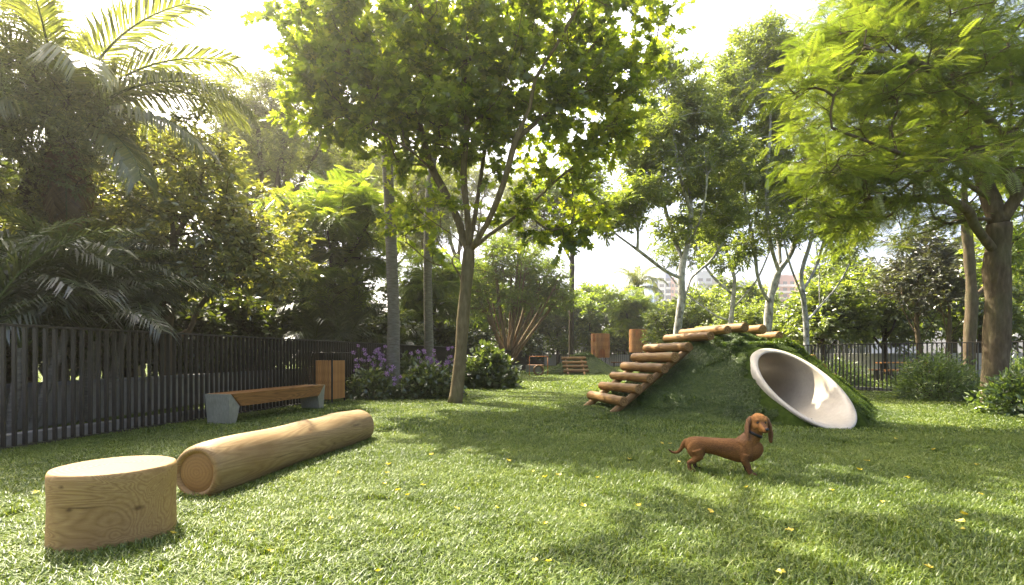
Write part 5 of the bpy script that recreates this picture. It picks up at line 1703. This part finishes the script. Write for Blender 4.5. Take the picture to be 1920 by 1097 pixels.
for (x, y, s, rz) in ((7.6, 48.8, 1.05, 1.0), (11.0, 49.5, 0.95, 2.0), (14.6, 47.5, 0.9, 3.0), (1.4, 50, 1.15, 4.0), (18.5, 50, 1.1, 5.0), (8.0, 56, 1.35, 0.6), (3.0, 57, 1.4, 1.6), (14, 57, 1.1, 2.6), (-2.5, 47, 1.3, 3.6), (24, 52, 1.2, 0.3), (-3.5, 39, 1.2, 4.6), (30, 48, 1.4, 5.5)):
    copy_thing(f4, (x, y, 0), rz, s)
f5 = filler('hedge_tree', 'broad olive green hedge tree behind the mound top logs', 3.9, 2.1, 'leaf_narrow', 'hex', 55, 0.17, group='olive hedge trees behind the mound', tips=230, low=0.03, rad=0.1, tint=0.4)
f5.location = (9.0, 27.0, 0)
for (x, y, s, rz) in ((11.2, 27.0, 0.95, 1.0), (10.6, 24.0, 0.85, 2.2), (14.0, 29, 1.0, 3.0)):
    copy_thing(f5, (x, y, 0), rz, s)
# sparse dusky tree on the right
f6 = filler('dusky_tree', 'sparse dusky leaved tree with thin trunk behind the right fence', 6.2, 1.9, 'leaf_purple', 'hex', 56, 0.17, tips=130, low=0.5, rad=0.10, bark='bark', nsub=6, nleaf=8)
f6.location = ((1722 - 960) / F * 21.5, 21.5, 0)
copy_thing(f6, ((1780 - 960) / F * 20.5, 20.5, 0), 2.0, 0.85, 'smaller dusky leaved tree with a forked pale stem left of the grey trunk')


# ---- bushes and the flower bed
def bush(name, label, c, rx, ry, h, n, leaf, tmpl, ls, seed, group=None, cat='bush', droop=0.1, stems=14, skin=0.55):
    rg = np.random.default_rng(seed)
    root = thing(name, label, cat, (c[0], c[1], 0), 0, group)
    st = MB()
    tips = []
    for k_ in range(stems):
        a = k_ * 2.39996
        f = math.sqrt((k_ + 0.5) / stems)
        e = np.array([rx * 0.85 * f * math.cos(a), ry * 0.85 * f * math.sin(a), h * (0.95 - 0.6 * f * f) * (0.8 + 0.3 * rg.random())])
        st.tube(resample(np.array([(0.12 * e[0], 0.12 * e[1], 0), (0.6 * e[0], 0.6 * e[1], e[2] * 0.45), e]), 0.15), 0.009, 5)
    st.build('stems', 'bark_dark', root)['kind'] = 'stuff'
    u = unit(rg.normal(size=(n, 3)))
    u[:, 2] = np.abs(u[:, 2])
    rad = (skin ** 3 + (1 - skin ** 3) * rg.random(n)) ** (1 / 3)
    bump = 1 + 0.10 * np.sin(5 * np.arctan2(u[:, 1], u[:, 0]) + 2 * u[:, 2] * 3) + 0.10 * np.sin(9 * np.arctan2(u[:, 1], u[:, 0]) - 6 * u[:, 2]) + 0.10 * rg.normal(size=n) * 0.6
    pos = u * np.array([rx, ry, h]) * (rad * bump)[:, None]
    pos[:, 2] = np.maximum(pos[:, 2], 0.02)
    d = unit(u * 0.9 + rg.normal(0, 0.55, (n, 3)) + np.array([0, 0, 0.25 - droop]))
    nr = unit(u * 0.8 + np.array([0, 0, 0.8]) + rg.normal(0, 0.4, (n, 3)))
    tint = np.clip(rg.normal(0.42, 0.22, n), 0, 1)
    mb = MB()
    place(mb, tmpl[0], tmpl[1], pos, d, nr, ls * (0.6 + 0.7 * rg.random(n)), tint)
    mb.build('foliage', leaf, root)['kind'] = 'stuff'
    return root


bush('round_bush', 'full rounded bush at the foot of the right fence left of the thick trunk', (9.55, 11.55), 0.85, 0.75, 1.02, 5200, 'leaf_bush', T_LANCE, 0.105, 61)
bush('round_bush', 'leafy bush peeking out behind the thick brown trunk', (11.3, 11.3), 0.7, 0.6, 0.95, 3200, 'leaf_bush', T_LANCE, 0.105, 62)
bush('round_bush', 'pale leaved bush cut by the right picture edge before the thick trunk', (8.55, 8.55), 0.62, 0.55, 0.72, 3000, 'leaf_bush', T_OVAL, 0.095, 63)
bush('dark_shrub', 'dark spreading shrub behind the right fence slats', (10.9, 17.2), 0.95, 0.8, 0.82, 3200, 'leaf_bush', T_LANCE, 0.11, 64, cat='shrub')
bush('bed_shrub', 'pale veined leafy shrub beside the litter bin', (-3.28, 11.75), 0.62, 0.45, 0.60, 1500, 'leaf_bed', T_OVALW, 0.105, 65, group='flower bed shrubs', cat='shrub')
bush('bed_shrub', 'bright leaved shrub in the bed left of the central trunk', (-1.95, 11.95), 0.74, 0.5, 0.78, 1900, 'leaf_bed', T_OVALW, 0.115, 66, group='flower bed shrubs', cat='shrub')
bush('bed_shrub', 'tall dark broad leaved shrub right of the central trunk', (-0.72, 15.6), 0.85, 0.7, 1.18, 2300, 'leaf_bed', T_OVALW, 0.165, 67, group='flower bed shrubs', cat='shrub')
bush('bed_shrub', 'dark leafy shrub against the fence beside the ringed palm', (-2.72, 13.8), 0.45, 0.35, 1.0, 900, 'leaf_bed', T_OVALW, 0.13, 68, group='flower bed shrubs', cat='shrub')

hd = MB()
rgh = np.random.default_rng(5)
u = unit(rgh.normal(size=(46, 3)))
place(hd, *T_LANCE, u * 0.012, unit(u + rgh.normal(0, 0.25, u.shape)), unit(rgh.normal(size=u.shape)), 0.045 * (0.7 + 0.5 * rgh.random(46)), np.clip(rgh.normal(0.5, 0.3, 46), 0, 1))
head = hd.mesh('flower_head', 'petal')


def flowers(label, spots, z, seed):
    rg = np.random.default_rng(seed)
    c = np.mean([P(s[0], s[1], z) for s in spots], axis=0)
    root = thing('flowering_plant', label, 'flowers', (c[0], c[1], 0), 0, 'purple flowers in the bed')
    st = MB()
    lf = MB()
    for (px, py) in spots:
        e = P(px, py, z + rg.uniform(-0.35, 0.35)) - np.array([c[0], c[1], 0])
        b = np.array([e[0] * 0.5 + rg.normal(0, 0.08), e[1] * 0.4, 0])
        path = resample(np.array([b, (b + e) / 2 + rg.normal(0, 0.03, 3), e]), 0.12)
        st.tube(path, 0.0045, 4)
        m = 5
        ip = path[rg.integers(len(path) // 3, len(path), m)]
        place(lf, *T_OVAL, ip, unit(rg.normal(size=(m, 3)) + (0, 0, 0.3)), unit(rg.normal(size=(m, 3)) * 0.4 + (0, 0, 1)), 0.09 * (0.6 + 0.6 * rg.random(m)), np.clip(rg.normal(0.4, 0.2, m), 0, 1))
        link('flower_head', head, root, tuple(e), tuple(rg.random(3) * 6), (rg.uniform(0.8, 1.35),) * 3)
    st.build('stems', 'stem', root)['kind'] = 'stuff'
    lf.build('leaves', 'leaf_bed', root)['kind'] = 'stuff'


flowers('tall stems with pale purple flower balls rising beside the litter bin', [(672, 648), (683, 656), (663, 661), (668, 675), (677, 674), (685, 664), (670, 686), (665, 695)], 11.9, 1)
rgf = np.random.default_rng(31)
flowers('cluster of purple flowers left of the ringed palm trunk', [(rgf.normal(706, 11), rgf.normal(680, 15)) for _ in range(24)], 12.4, 2)
flowers('scattered purple flowers before the foot of the ringed palm', [(rgf.normal(732, 9), rgf.normal(700, 15)) for _ in range(14)], 11.9, 3)
flowers('broad drift of purple flowers between the ringed palm and central trunk', [(rgf.normal(806, 20), rgf.normal(682, 15)) for _ in range(36)], 12.8, 4)
flowers('few purple flowers low behind the central trunk', [(rgf.normal(840, 8), rgf.normal(678, 16)) for _ in range(12)], 12.6, 5)

# ---- yellow leaves fallen on the lawn
def fallen_mesh(seed):
    rg = np.random.default_rng(seed)
    v, f = T_MAPLE[0].copy(), T_MAPLE[1]
    v = v * np.array([0.9, 0.9, 0.9])
    v[:, 0] *= rg.uniform(0.6, 1.0)
    v[:, 2] = 0.55 * np.abs(v[:, 0]) * rg.uniform(0.3, 1.2) + 0.3 * (v[:, 1] - 0.4) ** 2 + rg.normal(0, 0.06, len(v))
    mb = MB()
    mb.add(v - (0, 0.4, 0), f, tint=0.3 + 0.5 * rg.random())
    return mb.mesh('fallen_leaf', 'leaf_fallen')


fms = [fallen_mesh(i) for i in range(5)]
spots = [(710, 1088), (1028, 1070), (1003, 1068), (507, 1049), (326, 1014), (765, 939), (722, 918), (727, 896), (636, 895), (729, 879), (793, 920), (747, 930), (1000, 893), (1047, 900), (1022, 904), (1093, 960), (1022, 996), (856, 966), (932, 964), (1197, 960), (1332, 972), (1654, 954), (1800, 991), (1806, 1006), (1806, 976), (1840, 938), (1610, 890), (1625, 873), (1465, 1090), (1740, 1080), (1480, 1008),
         (1272, 875), (1290, 836), (1256, 839), (1242, 839), (645, 800), (520, 790), (66, 935), (880, 852), (954, 872), (1120, 905), (1400, 925), (1700, 905), (1560, 930), (560, 868), (810, 860), (1180, 870), (470, 1010), (620, 985), (1830, 880), (1750, 850), (1680, 830)]
rgl = random.Random(8)
for k_, (px, py) in enumerate(spots):
    z = CAM_H * F / (py - HY)
    s = rgl.uniform(0.038, 0.062) if py < 1000 else rgl.uniform(0.036, 0.052)
    q = P(px, py, z)
    o = link('fallen_leaf', fms[k_ % 5], None, (q[0], q[1], 0.044), (rgl.uniform(-0.35, 0.35), rgl.uniform(-0.35, 0.35), rgl.uniform(0, 6.28)), (s,) * 3)
    tag(o, 'small yellow leaf fallen on the lawn', 'leaf', 'yellow leaves fallen on the lawn')

# ================================================================== DOG
dog = thing('dachshund', 'smooth brown dachshund standing on the lawn with head turned to the camera', 'dog', (1.76, 4.33, 0.012), R(-17.0))


def loft(mb, st, k=20):
    """closed skin over rings (x, y, z, half width, half height) standing across x"""
    th = np.arange(k) / k * 2 * np.pi
    v = []
    for (x, y, z, a, b) in st:
        v.append(np.stack([np.full(k, x), y + a * np.cos(th), z + b * np.sin(th)], 1))
    n = len(st)
    V = np.concatenate(v)
    i = np.arange(n - 1)[:, None] * k
    j = np.arange(k)[None]
    q = np.stack([i + j, i + (j + 1) % k, i + k + (j + 1) % k, i + k + j], -1).reshape(-1, 4)
    n0 = mb.n
    mb.add(V, q)
    mb.f.append(np.arange(k)[::-1][None] + n0); mb.mi.append(np.zeros(1)); mb.sm.append(np.zeros(1, bool))
    mb.f.append((np.arange(k) + (n - 1) * k)[None] + n0); mb.mi.append(np.zeros(1)); mb.sm.append(np.zeros(1, bool))


def ball(mb, c, r, rotm=None, k=16):
    th = np.arange(k) / k * 2 * np.pi
    ph = np.linspace(-np.pi / 2 + 0.12, np.pi / 2 - 0.12, 10)
    v = np.stack([np.outer(np.cos(ph), np.cos(th)), np.outer(np.cos(ph), np.sin(th)), np.outer(np.sin(ph), np.ones(k))], -1).reshape(-1, 3) * np.asarray(r, float)
    if rotm is not None:
        v = v @ np.asarray(rotm).T
    v = v + np.asarray(c, float)
    n = len(ph)
    i = np.arange(n - 1)[:, None] * k
    j = np.arange(k)[None]
    q = np.stack([i + j, i + (j + 1) % k, i + k + (j + 1) % k, i + k + j], -1).reshape(-1, 4)
    n0 = mb.n
    mb.add(v, q)
    mb.f.append(np.arange(k)[::-1][None] + n0); mb.mi.append(np.zeros(1)); mb.sm.append(np.zeros(1, bool))
    mb.f.append((np.arange(k) + (n - 1) * k)[None] + n0); mb.mi.append(np.zeros(1)); mb.sm.append(np.zeros(1, bool))


mb = MB()
loft(mb, [(-0.285, 0, 0.228, 0.012, 0.02), (-0.272, 0, 0.226, 0.036, 0.045), (-0.245, 0, 0.224, 0.058, 0.066), (-0.19, 0, 0.226, 0.068, 0.073), (-0.12, 0, 0.227, 0.063, 0.069), (-0.04, 0, 0.220, 0.064, 0.073), (0.05, 0, 0.206, 0.071, 0.087), (0.13, 0, 0.196, 0.078, 0.099), (0.20, 0, 0.196, 0.079, 0.101),
          (0.255, 0, 0.202, 0.072, 0.092), (0.295, 0, 0.208, 0.056, 0.072), (0.322, 0, 0.214, 0.032, 0.044), (0.333, 0, 0.216, 0.012, 0.018)])
HC = np.array([0.292, -0.012, 0.432])              # middle of the skull
FD = unit(np.array([0.235, -0.965, 0.0]))          # where the face looks
LT = np.array([-FD[1], FD[0], 0])                  # the dog's own left
UPV = np.array([0, 0, 1.0])
HS_ = 1.2
HR = np.stack([FD, LT, UPV], 1) * HS_                    # head axes


def hp_(f, l, u):
    return HC + (FD * f + LT * l + UPV * u) * HS_


# neck
mb.tube([(0.185, 0, 0.235), (0.225, 0, 0.285), (0.258, -0.002, 0.335), (0.280, -0.006, 0.385), tuple(HC + (0, 0, 0.0))], [0.088, 0.075, 0.063, 0.056, 0.046], 18)
# skull, cheeks, muzzle
ball(mb, hp_(0.0, 0, 0.012), (0.060, 0.054, 0.055), HR)
ball(mb, hp_(-0.028, 0, 0.0), (0.046, 0.050, 0.050), HR)
for s in (-1, 1):
    ball(mb, hp_(0.018, s * 0.026, -0.018), (0.040, 0.026, 0.030), HR)
    ball(mb, hp_(0.044, s * 0.022, 0.024), (0.017, 0.016, 0.012), HR)      # brow
mb.tube([tuple(hp_(0.02, 0, -0.006)), tuple(hp_(0.062, 0, -0.016)), tuple(hp_(0.10, 0, -0.026)), tuple(hp_(0.125, 0, -0.032))], [0.043, 0.032, 0.025, 0.021], 14)
ball(mb, hp_(0.127, 0, -0.033), (0.016, 0.019, 0.018), HR)
mb.tube([tuple(hp_(0.02, 0, -0.036)), tuple(hp_(0.07, 0, -0.040)), tuple(hp_(0.108, 0, -0.046))], [0.028, 0.020, 0.013], 12)
# ears: flat drooping leathers
for s in (-1, 1):
    for (f, l, u, rf, rl_2, ru) in ((-0.006, 0.052, 0.028, 0.024, 0.013, 0.018), (-0.004, 0.066, 0.002, 0.028, 0.011, 0.032), (0.002, 0.076, -0.035, 0.033, 0.0105, 0.042), (0.008, 0.080, -0.075, 0.035, 0.010, 0.042), (0.012, 0.078, -0.108, 0.028, 0.009, 0.030)):
        ball(mb, hp_(f, s * l, u), (rf, rl_2, ru), HR)
# legs
for s in (-1, 1):
    fx = 0.005 if s < 0 else -0.0
    ball(mb, (0.185 + fx, s * 0.058, 0.19), (0.062, 0.034, 0.085))
    mb.tube([(0.185 + fx, s * 0.066, 0.175), (0.178 + fx, s * 0.070, 0.125), (0.205 + fx, s * 0.066, 0.072), (0.214 + fx, s * 0.062, 0.036), (0.222 + fx, s * 0.063, 0.014)], [0.040, 0.031, 0.023, 0.020, 0.020], 12)
    ball(mb, (0.238 + fx, s * 0.064, 0.015), (0.032, 0.022, 0.015))
    for t_ in (-1, 0, 1):
        ball(mb, (0.262 + fx - abs(t_) * 0.006, s * 0.064 + t_ * 0.012, 0.011), (0.012, 0.0075, 0.010), k=10)
    rx_ = -0.012 if s < 0 else 0.035
    ball(mb, (-0.195, s * 0.050, 0.195), (0.072, 0.034, 0.078))
    mb.tube([(-0.19, s * 0.054, 0.19), (-0.165 + rx_ * 0.5, s * 0.060, 0.135), (-0.205 + rx_, s * 0.058, 0.098), (-0.243 + rx_, s * 0.056, 0.078), (-0.236 + rx_, s * 0.056, 0.042), (-0.228 + rx_, s * 0.056, 0.014)], [0.052, 0.039, 0.027, 0.019, 0.0165, 0.017], 12)
    ball(mb, (-0.210 + rx_, s * 0.056, 0.014), (0.031, 0.020, 0.014))
    for t_ in (-1, 0, 1):
        ball(mb, (-0.186 + rx_ - abs(t_) * 0.005, s * 0.056 + t_ * 0.011, 0.010), (0.011, 0.007, 0.009), k=10)
# tail
tl = resample(np.array([(-0.262, 0, 0.262), (-0.292, 0.002, 0.232), (-0.312, 0.006, 0.185), (-0.345, 0.012, 0.150), (-0.385, 0.018, 0.148), (-0.418, 0.022, 0.172)]), 0.02)
mb.tube(tl, np.linspace(0.024, 0.0065, len(tl)), 10)
raw = mb.mesh('dog_raw', 'black')
tmp = bpy.data.objects.new('dog_raw', raw)
COL.objects.link(tmp)
md = tmp.modifiers.new('r', 'REMESH'); md.mode = 'VOXEL'; md.voxel_size = 0.0052
md = tmp.modifiers.new('s', 'SMOOTH'); md.factor = 0.5; md.iterations = 7
dg = bpy.context.evaluated_depsgraph_get()
body_me = bpy.data.meshes.new_from_object(tmp.evaluated_get(dg))
bpy.data.objects.remove(tmp)
body_me.name = 'body'
co = np.empty(len(body_me.vertices) * 3, np.float32)
body_me.vertices.foreach_get('co', co)
co = co.reshape(-1, 3)
x, y, z = co.T
brown, back, dark, tan = np.array([0.190, 0.084, 0.024]), np.array([0.165, 0.084, 0.036]), np.array([0.022, 0.013, 0.009]), np.array([0.290, 0.130, 0.036])
col = np.tile(brown, (len(co), 1))


def mixc(c, w):
    global col
    w = np.clip(w, 0, 1)[:, None]
    col = col * (1 - w) + np.asarray(c) * w


mixc(back, (z - 0.262) / 0.05 * (x < 0.2))  # greyer sheen on top of the back, painted into the coat colour
mixc(tan * 0.9, 0.5 * np.exp(-((x + 0.25) / 0.05) ** 2 - ((z - 0.24) / 0.06) ** 2))
hl = (co - HC) @ HR / HS_ ** 2
head_m = (hl[:, 2] > -0.055) & (np.abs(hl[:, 1]) < 0.055) & (x > 0.2) & (z > 0.37)
mixc(tan, 0.75 * head_m)
mixc(np.array([0.10, 0.045, 0.022]), 0.8 * (head_m & (np.abs(hl[:, 1]) < 0.012) & (hl[:, 0] > 0.06)))
ear_m = (np.abs(hl[:, 1]) > 0.056) & (z > 0.29) & (hl[:, 2] < 0.05) & (x > 0.15)
mixc(np.array([0.175, 0.092, 0.046]), 0.85 * ear_m)
mixc(dark, 0.9 * ((z < 0.11) & (y > 0.02)) * np.clip((0.12 - z) / 0.06, 0, 1))  # shadow on the far side's lower legs, painted into the coat colour
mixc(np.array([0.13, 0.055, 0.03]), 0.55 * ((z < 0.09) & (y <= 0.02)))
mixc(dark, 0.85 * (x < -0.34) * np.clip((-0.35 - x) / 0.06, 0, 1))
mixc(dark * 1.6, 0.5 * np.exp(-((hl[:, 0] - 0.10) / 0.03) ** 2 - ((hl[:, 2] + 0.055) / 0.012) ** 2) * (z > 0.35))
mixc(np.array([0.085, 0.038, 0.014]), 0.55 * np.exp(-((x - 0.02) / 0.13) ** 2 - ((z - 0.215) / 0.035) ** 2))      # darker patch along the flank
mixc(np.array([0.070, 0.033, 0.014]), 0.5 * np.exp(-((x - 0.215) / 0.05) ** 2 - ((z - 0.13) / 0.05) ** 2))
mixc(tan, 0.45 * np.exp(-((x - 0.25) / 0.05) ** 2 - ((z - 0.255) / 0.05) ** 2))
ca = body_me.color_attributes.new('col', 'FLOAT_COLOR', 'POINT')
ca.data.foreach_set('color', np.concatenate([col, np.ones((len(col), 1))], 1).astype(np.float32).ravel())
M['dog'] = attr_mat('short_brown_coat', rough=0.72, spec=0.18, bump_scale=(60, 160, 160), bump=0.25, sheen=0.0, noise_mix=0.22)
body_me.materials.clear()
body_me.materials.append(M['dog'])
for p_ in body_me.polygons:
    p_.use_smooth = True
body_o = link('body', body_me, dog)
# short coat lying along the body
rgc = np.random.default_rng(44)
body_me.calc_loop_triangles()
tri = np.empty(len(body_me.loop_triangles) * 3, np.int32)
body_me.loop_triangles.foreach_get('vertices', tri)
tri = tri.reshape(-1, 3)
p0_, p1_, p2_ = co[tri[:, 0]], co[tri[:, 1]], co[tri[:, 2]]
nn_ = np.cross(p1_ - p0_, p2_ - p0_)
ar = np.linalg.norm(nn_, axis=1)
pick = rgc.choice(len(tri), 26000, p=ar / ar.sum())
w_ = rgc.dirichlet((1, 1, 1), 26000)
hp0 = w_[:, :1] * p0_[pick] + w_[:, 1:2] * p1_[pick] + w_[:, 2:] * p2_[pick]
hn = unit(nn_[pick])
flow = np.tile(np.array([-0.8, 0, -0.55]), (26000, 1))
flow[hp0[:, 2] > 0.36] = -FD * 0.5 + np.array([0, 0, -0.8])
flow[hp0[:, 2] < 0.13] = np.array([0.05, 0, -1.0])
ht = unit(flow - hn * np.sum(flow * hn, 1, keepdims=True) + rgc.normal(0, 0.22, (26000, 3)))
ln_h = 0.007 * (0.6 + 0.8 * rgc.random(26000))
keep_h = (hp0[:, 2] > 0.02)
sd_h = unit(np.cross(ht, hn)) * 0.0008
tipv = hp0 + ht * ln_h[:, None] + hn * (ln_h * 0.30)[:, None]
hv = np.stack([hp0 - sd_h, hp0 + sd_h, tipv], 1)[keep_h]
cm = MB()
cm.add(hv.reshape(-1, 3), np.arange(len(hv) * 3).reshape(-1, 3))
hme = cm.mesh('coat', 'dog')
hc = (w_[:, :1] * col[tri[pick, 0]] + w_[:, 1:2] * col[tri[pick, 1]] + w_[:, 2:] * col[tri[pick, 2]])[keep_h] * (0.7 + 0.75 * rgc.random((int(keep_h.sum()), 1)))
hc = np.repeat(np.concatenate([hc, np.ones((len(hc), 1))], 1), 3, axis=0)
hme.color_attributes.new('col', 'FLOAT_COLOR', 'POINT').data.foreach_set('color', hc.astype(np.float32).ravel())
link('coat', hme, body_o)['kind'] = 'stuff'
M['wet_black'] = surf_mat('wet_black', [(0.3, (0.008, 0.007, 0.006)), (0.7, (0.016, 0.014, 0.012))], (80, 80, 80), rough=0.22, bump=0.05, spec=0.5)
for s in (-1, 1):
    e = MB(); ball(e, (0, 0, 0), (0.0085, 0.0095, 0.0085), HR, 12); e.build('eye', 'wet_black', body_o, tuple(hp_(0.0505, s * 0.0245, 0.008)))
e = MB(); ball(e, (0, 0, 0), (0.009, 0.0135, 0.011), HR, 12)
for s in (-1, 1):
    ball(e, LT * s * 0.007 + FD * 0.002 - UPV * 0.001, (0.007, 0.006, 0.007), HR, 10)
e.build('nose', 'wet_black', body_o, tuple(hp_(0.139, 0, -0.026)))
# collar round the neck
ax = unit(np.array([0.024, -0.003, 0.05]))
u1 = unit(np.cross(ax, np.array([0, 1.0, 0])))
u2 = np.cross(ax, u1)
th = np.arange(36) / 36 * 2 * np.pi
cc = np.array([0.262, -0.003, 0.345])
rings_ = []
for (rr_, hh_) in ((0.064, -0.011), (0.069, -0.010), (0.069, 0.010), (0.064, 0.011)):
    rings_.append(cc + np.outer(np.cos(th), u1) * rr_ + np.outer(np.sin(th), u2) * rr_ + ax * hh_)
V = np.concatenate(rings_)
i = np.arange(4)[:, None] * 36
i2 = ((np.arange(4) + 1) % 4)[:, None] * 36
j = np.arange(36)[None]
e = MB()
e.add(V, np.stack([i + j, i + (j + 1) % 36, i2 + (j + 1) % 36, i2 + j], -1).reshape(-1, 4), smooth=True)
e.build('collar', 'black', dog)

# ================================================================== CITY BLOCKS
def plain(name, c, rough=0.7):
    M[name] = surf_mat(name, [(0.3, tuple(v * 0.93 for v in c)), (0.7, c)], (0.6, 0.6, 0.6), rough=rough, bump=0)


plain('plaster_white', (0.72, 0.71, 0.70)); plain('plaster_blue', (0.10, 0.17, 0.36)); plain('plaster_beige', (0.55, 0.47, 0.37)); plain('plaster_rose', (0.50, 0.27, 0.22)); plain('plaster_brown', (0.30, 0.20, 0.145)); plain('glass_dark', (0.06, 0.075, 0.10), 0.15)


def block(label, z, bands, floors_px=4.0, name='apartment_block'):
    """bands = [(px0, px1, ytop, material, balcony material or None)] side by side facades at distance z"""
    x0, x1 = bands[0][0], bands[-1][1]
    cx = ((x0 + x1) / 2 - 960) / F * z
    root = thing(name, label, 'building', (cx, z, 0), 0, 'city blocks beyond the trees')
    for bi, (a, b, yt, mt, bal) in enumerate(bands):
        w = (b - a) / F * z
        h = 1 + (HY - yt) / F * z
        xc = ((a + b) / 2 - 960) / F * z - cx
        dep = 12 + 1.5 * (bi % 2)
        m_ = MB(); m_.box((xc, 6, h / 2), (w - 0.02, dep, h)); m_.build('wall', mt, root)
        m_ = MB(); m_.box((xc, 6, h + 0.4), (w * 0.6, dep * 0.5, 0.8)); m_.build('roof_housing', 'plaster_white', root)
        yf = 6 - dep / 2
        fh = 3.1
        nf = int((h - 1) / fh)
        f0 = max(0, int((h * 0.35) / fh))
        nc = max(1, int(w / 2.8))
        m_ = MB(); m_.box((0, 0, 0), (w / nc * 0.55, 0.2, 1.5)); win = m_.mesh('window', 'glass_dark')
        if bal:
            m_ = MB(); m_.box((0, 0, 0), (w * 0.86, 1.2, 1.05), bevel=0.04); bm2 = m_.mesh('balcony', bal)
        for f_ in range(f0, nf):
            zz = 1.8 + f_ * fh
            for c_ in range(nc):
                link('window', win, root, (xc - w / 2 + (c_ + 0.5) * w / nc, yf - 0.06, zz + 0.6))
            if bal:
                link('balcony', bm2, root, (xc, yf - 0.62, zz - 0.75))
    return root


block('blue and white striped tower seen left of the pale trunk', 260, [(1226, 1233, 522, 'plaster_blue', None), (1233.2, 1247, 507, 'plaster_white', None), (1247.2, 1257, 510, 'plaster_blue', 'plaster_white'), (1257.2, 1264, 520, 'plaster_rose', None), (1264.2, 1274, 524, 'plaster_beige', None)])
block('pale slab block with narrow stripes behind the small far palm', 210, [(1199, 1209, 556, 'plaster_white', None), (1209.2, 1218, 560, 'plaster_beige', None)])
block('low white block with balconies between the pale trunks', 240, [(1306, 1336, 508, 'plaster_white', 'plaster_white'), (1336.2, 1362, 520, 'plaster_beige', 'plaster_white'), (1362.2, 1420, 528, 'plaster_white', 'plaster_rose')])
block('rose banded block with balcony stripes right of the tallest pale trunk', 250, [(1452, 1492, 516, 'plaster_rose', 'plaster_white')])
block('brown and white pair of blocks behind the low forked pale tree', 230, [(1518, 1537, 506, 'plaster_brown', None), (1537.2, 1590, 507, 'plaster_white', None)])
block('white and rose terraced block above the right hand tree belt', 235, [(1596, 1632, 512, 'plaster_white', 'plaster_rose'), (1632.2, 1668, 500, 'plaster_white', 'plaster_rose'), (1668.2, 1720, 492, 'plaster_white', 'plaster_white')])

# ================================================================== HAZE
hz = MB()
hz.box((0, 200, 29), (1100, 720, 60.5))
M['haze'], nt_h, out_h = node_mat('pale_air')
pv = nd(nt_h, 'ShaderNodeVolumePrincipled')
pv.inputs['Color'].default_value = (1.0, 0.95, 0.82, 1)
pv.inputs['Density'].default_value = 0.0014
pv.inputs['Anisotropy'].default_value = 0.78
nt_h.links.new(pv.outputs[0], out_h.inputs['Volume'])
ho = hz.build('haze', 'haze')
tag(ho, 'thin pale sunlit air over the whole park', None, kind='stuff')
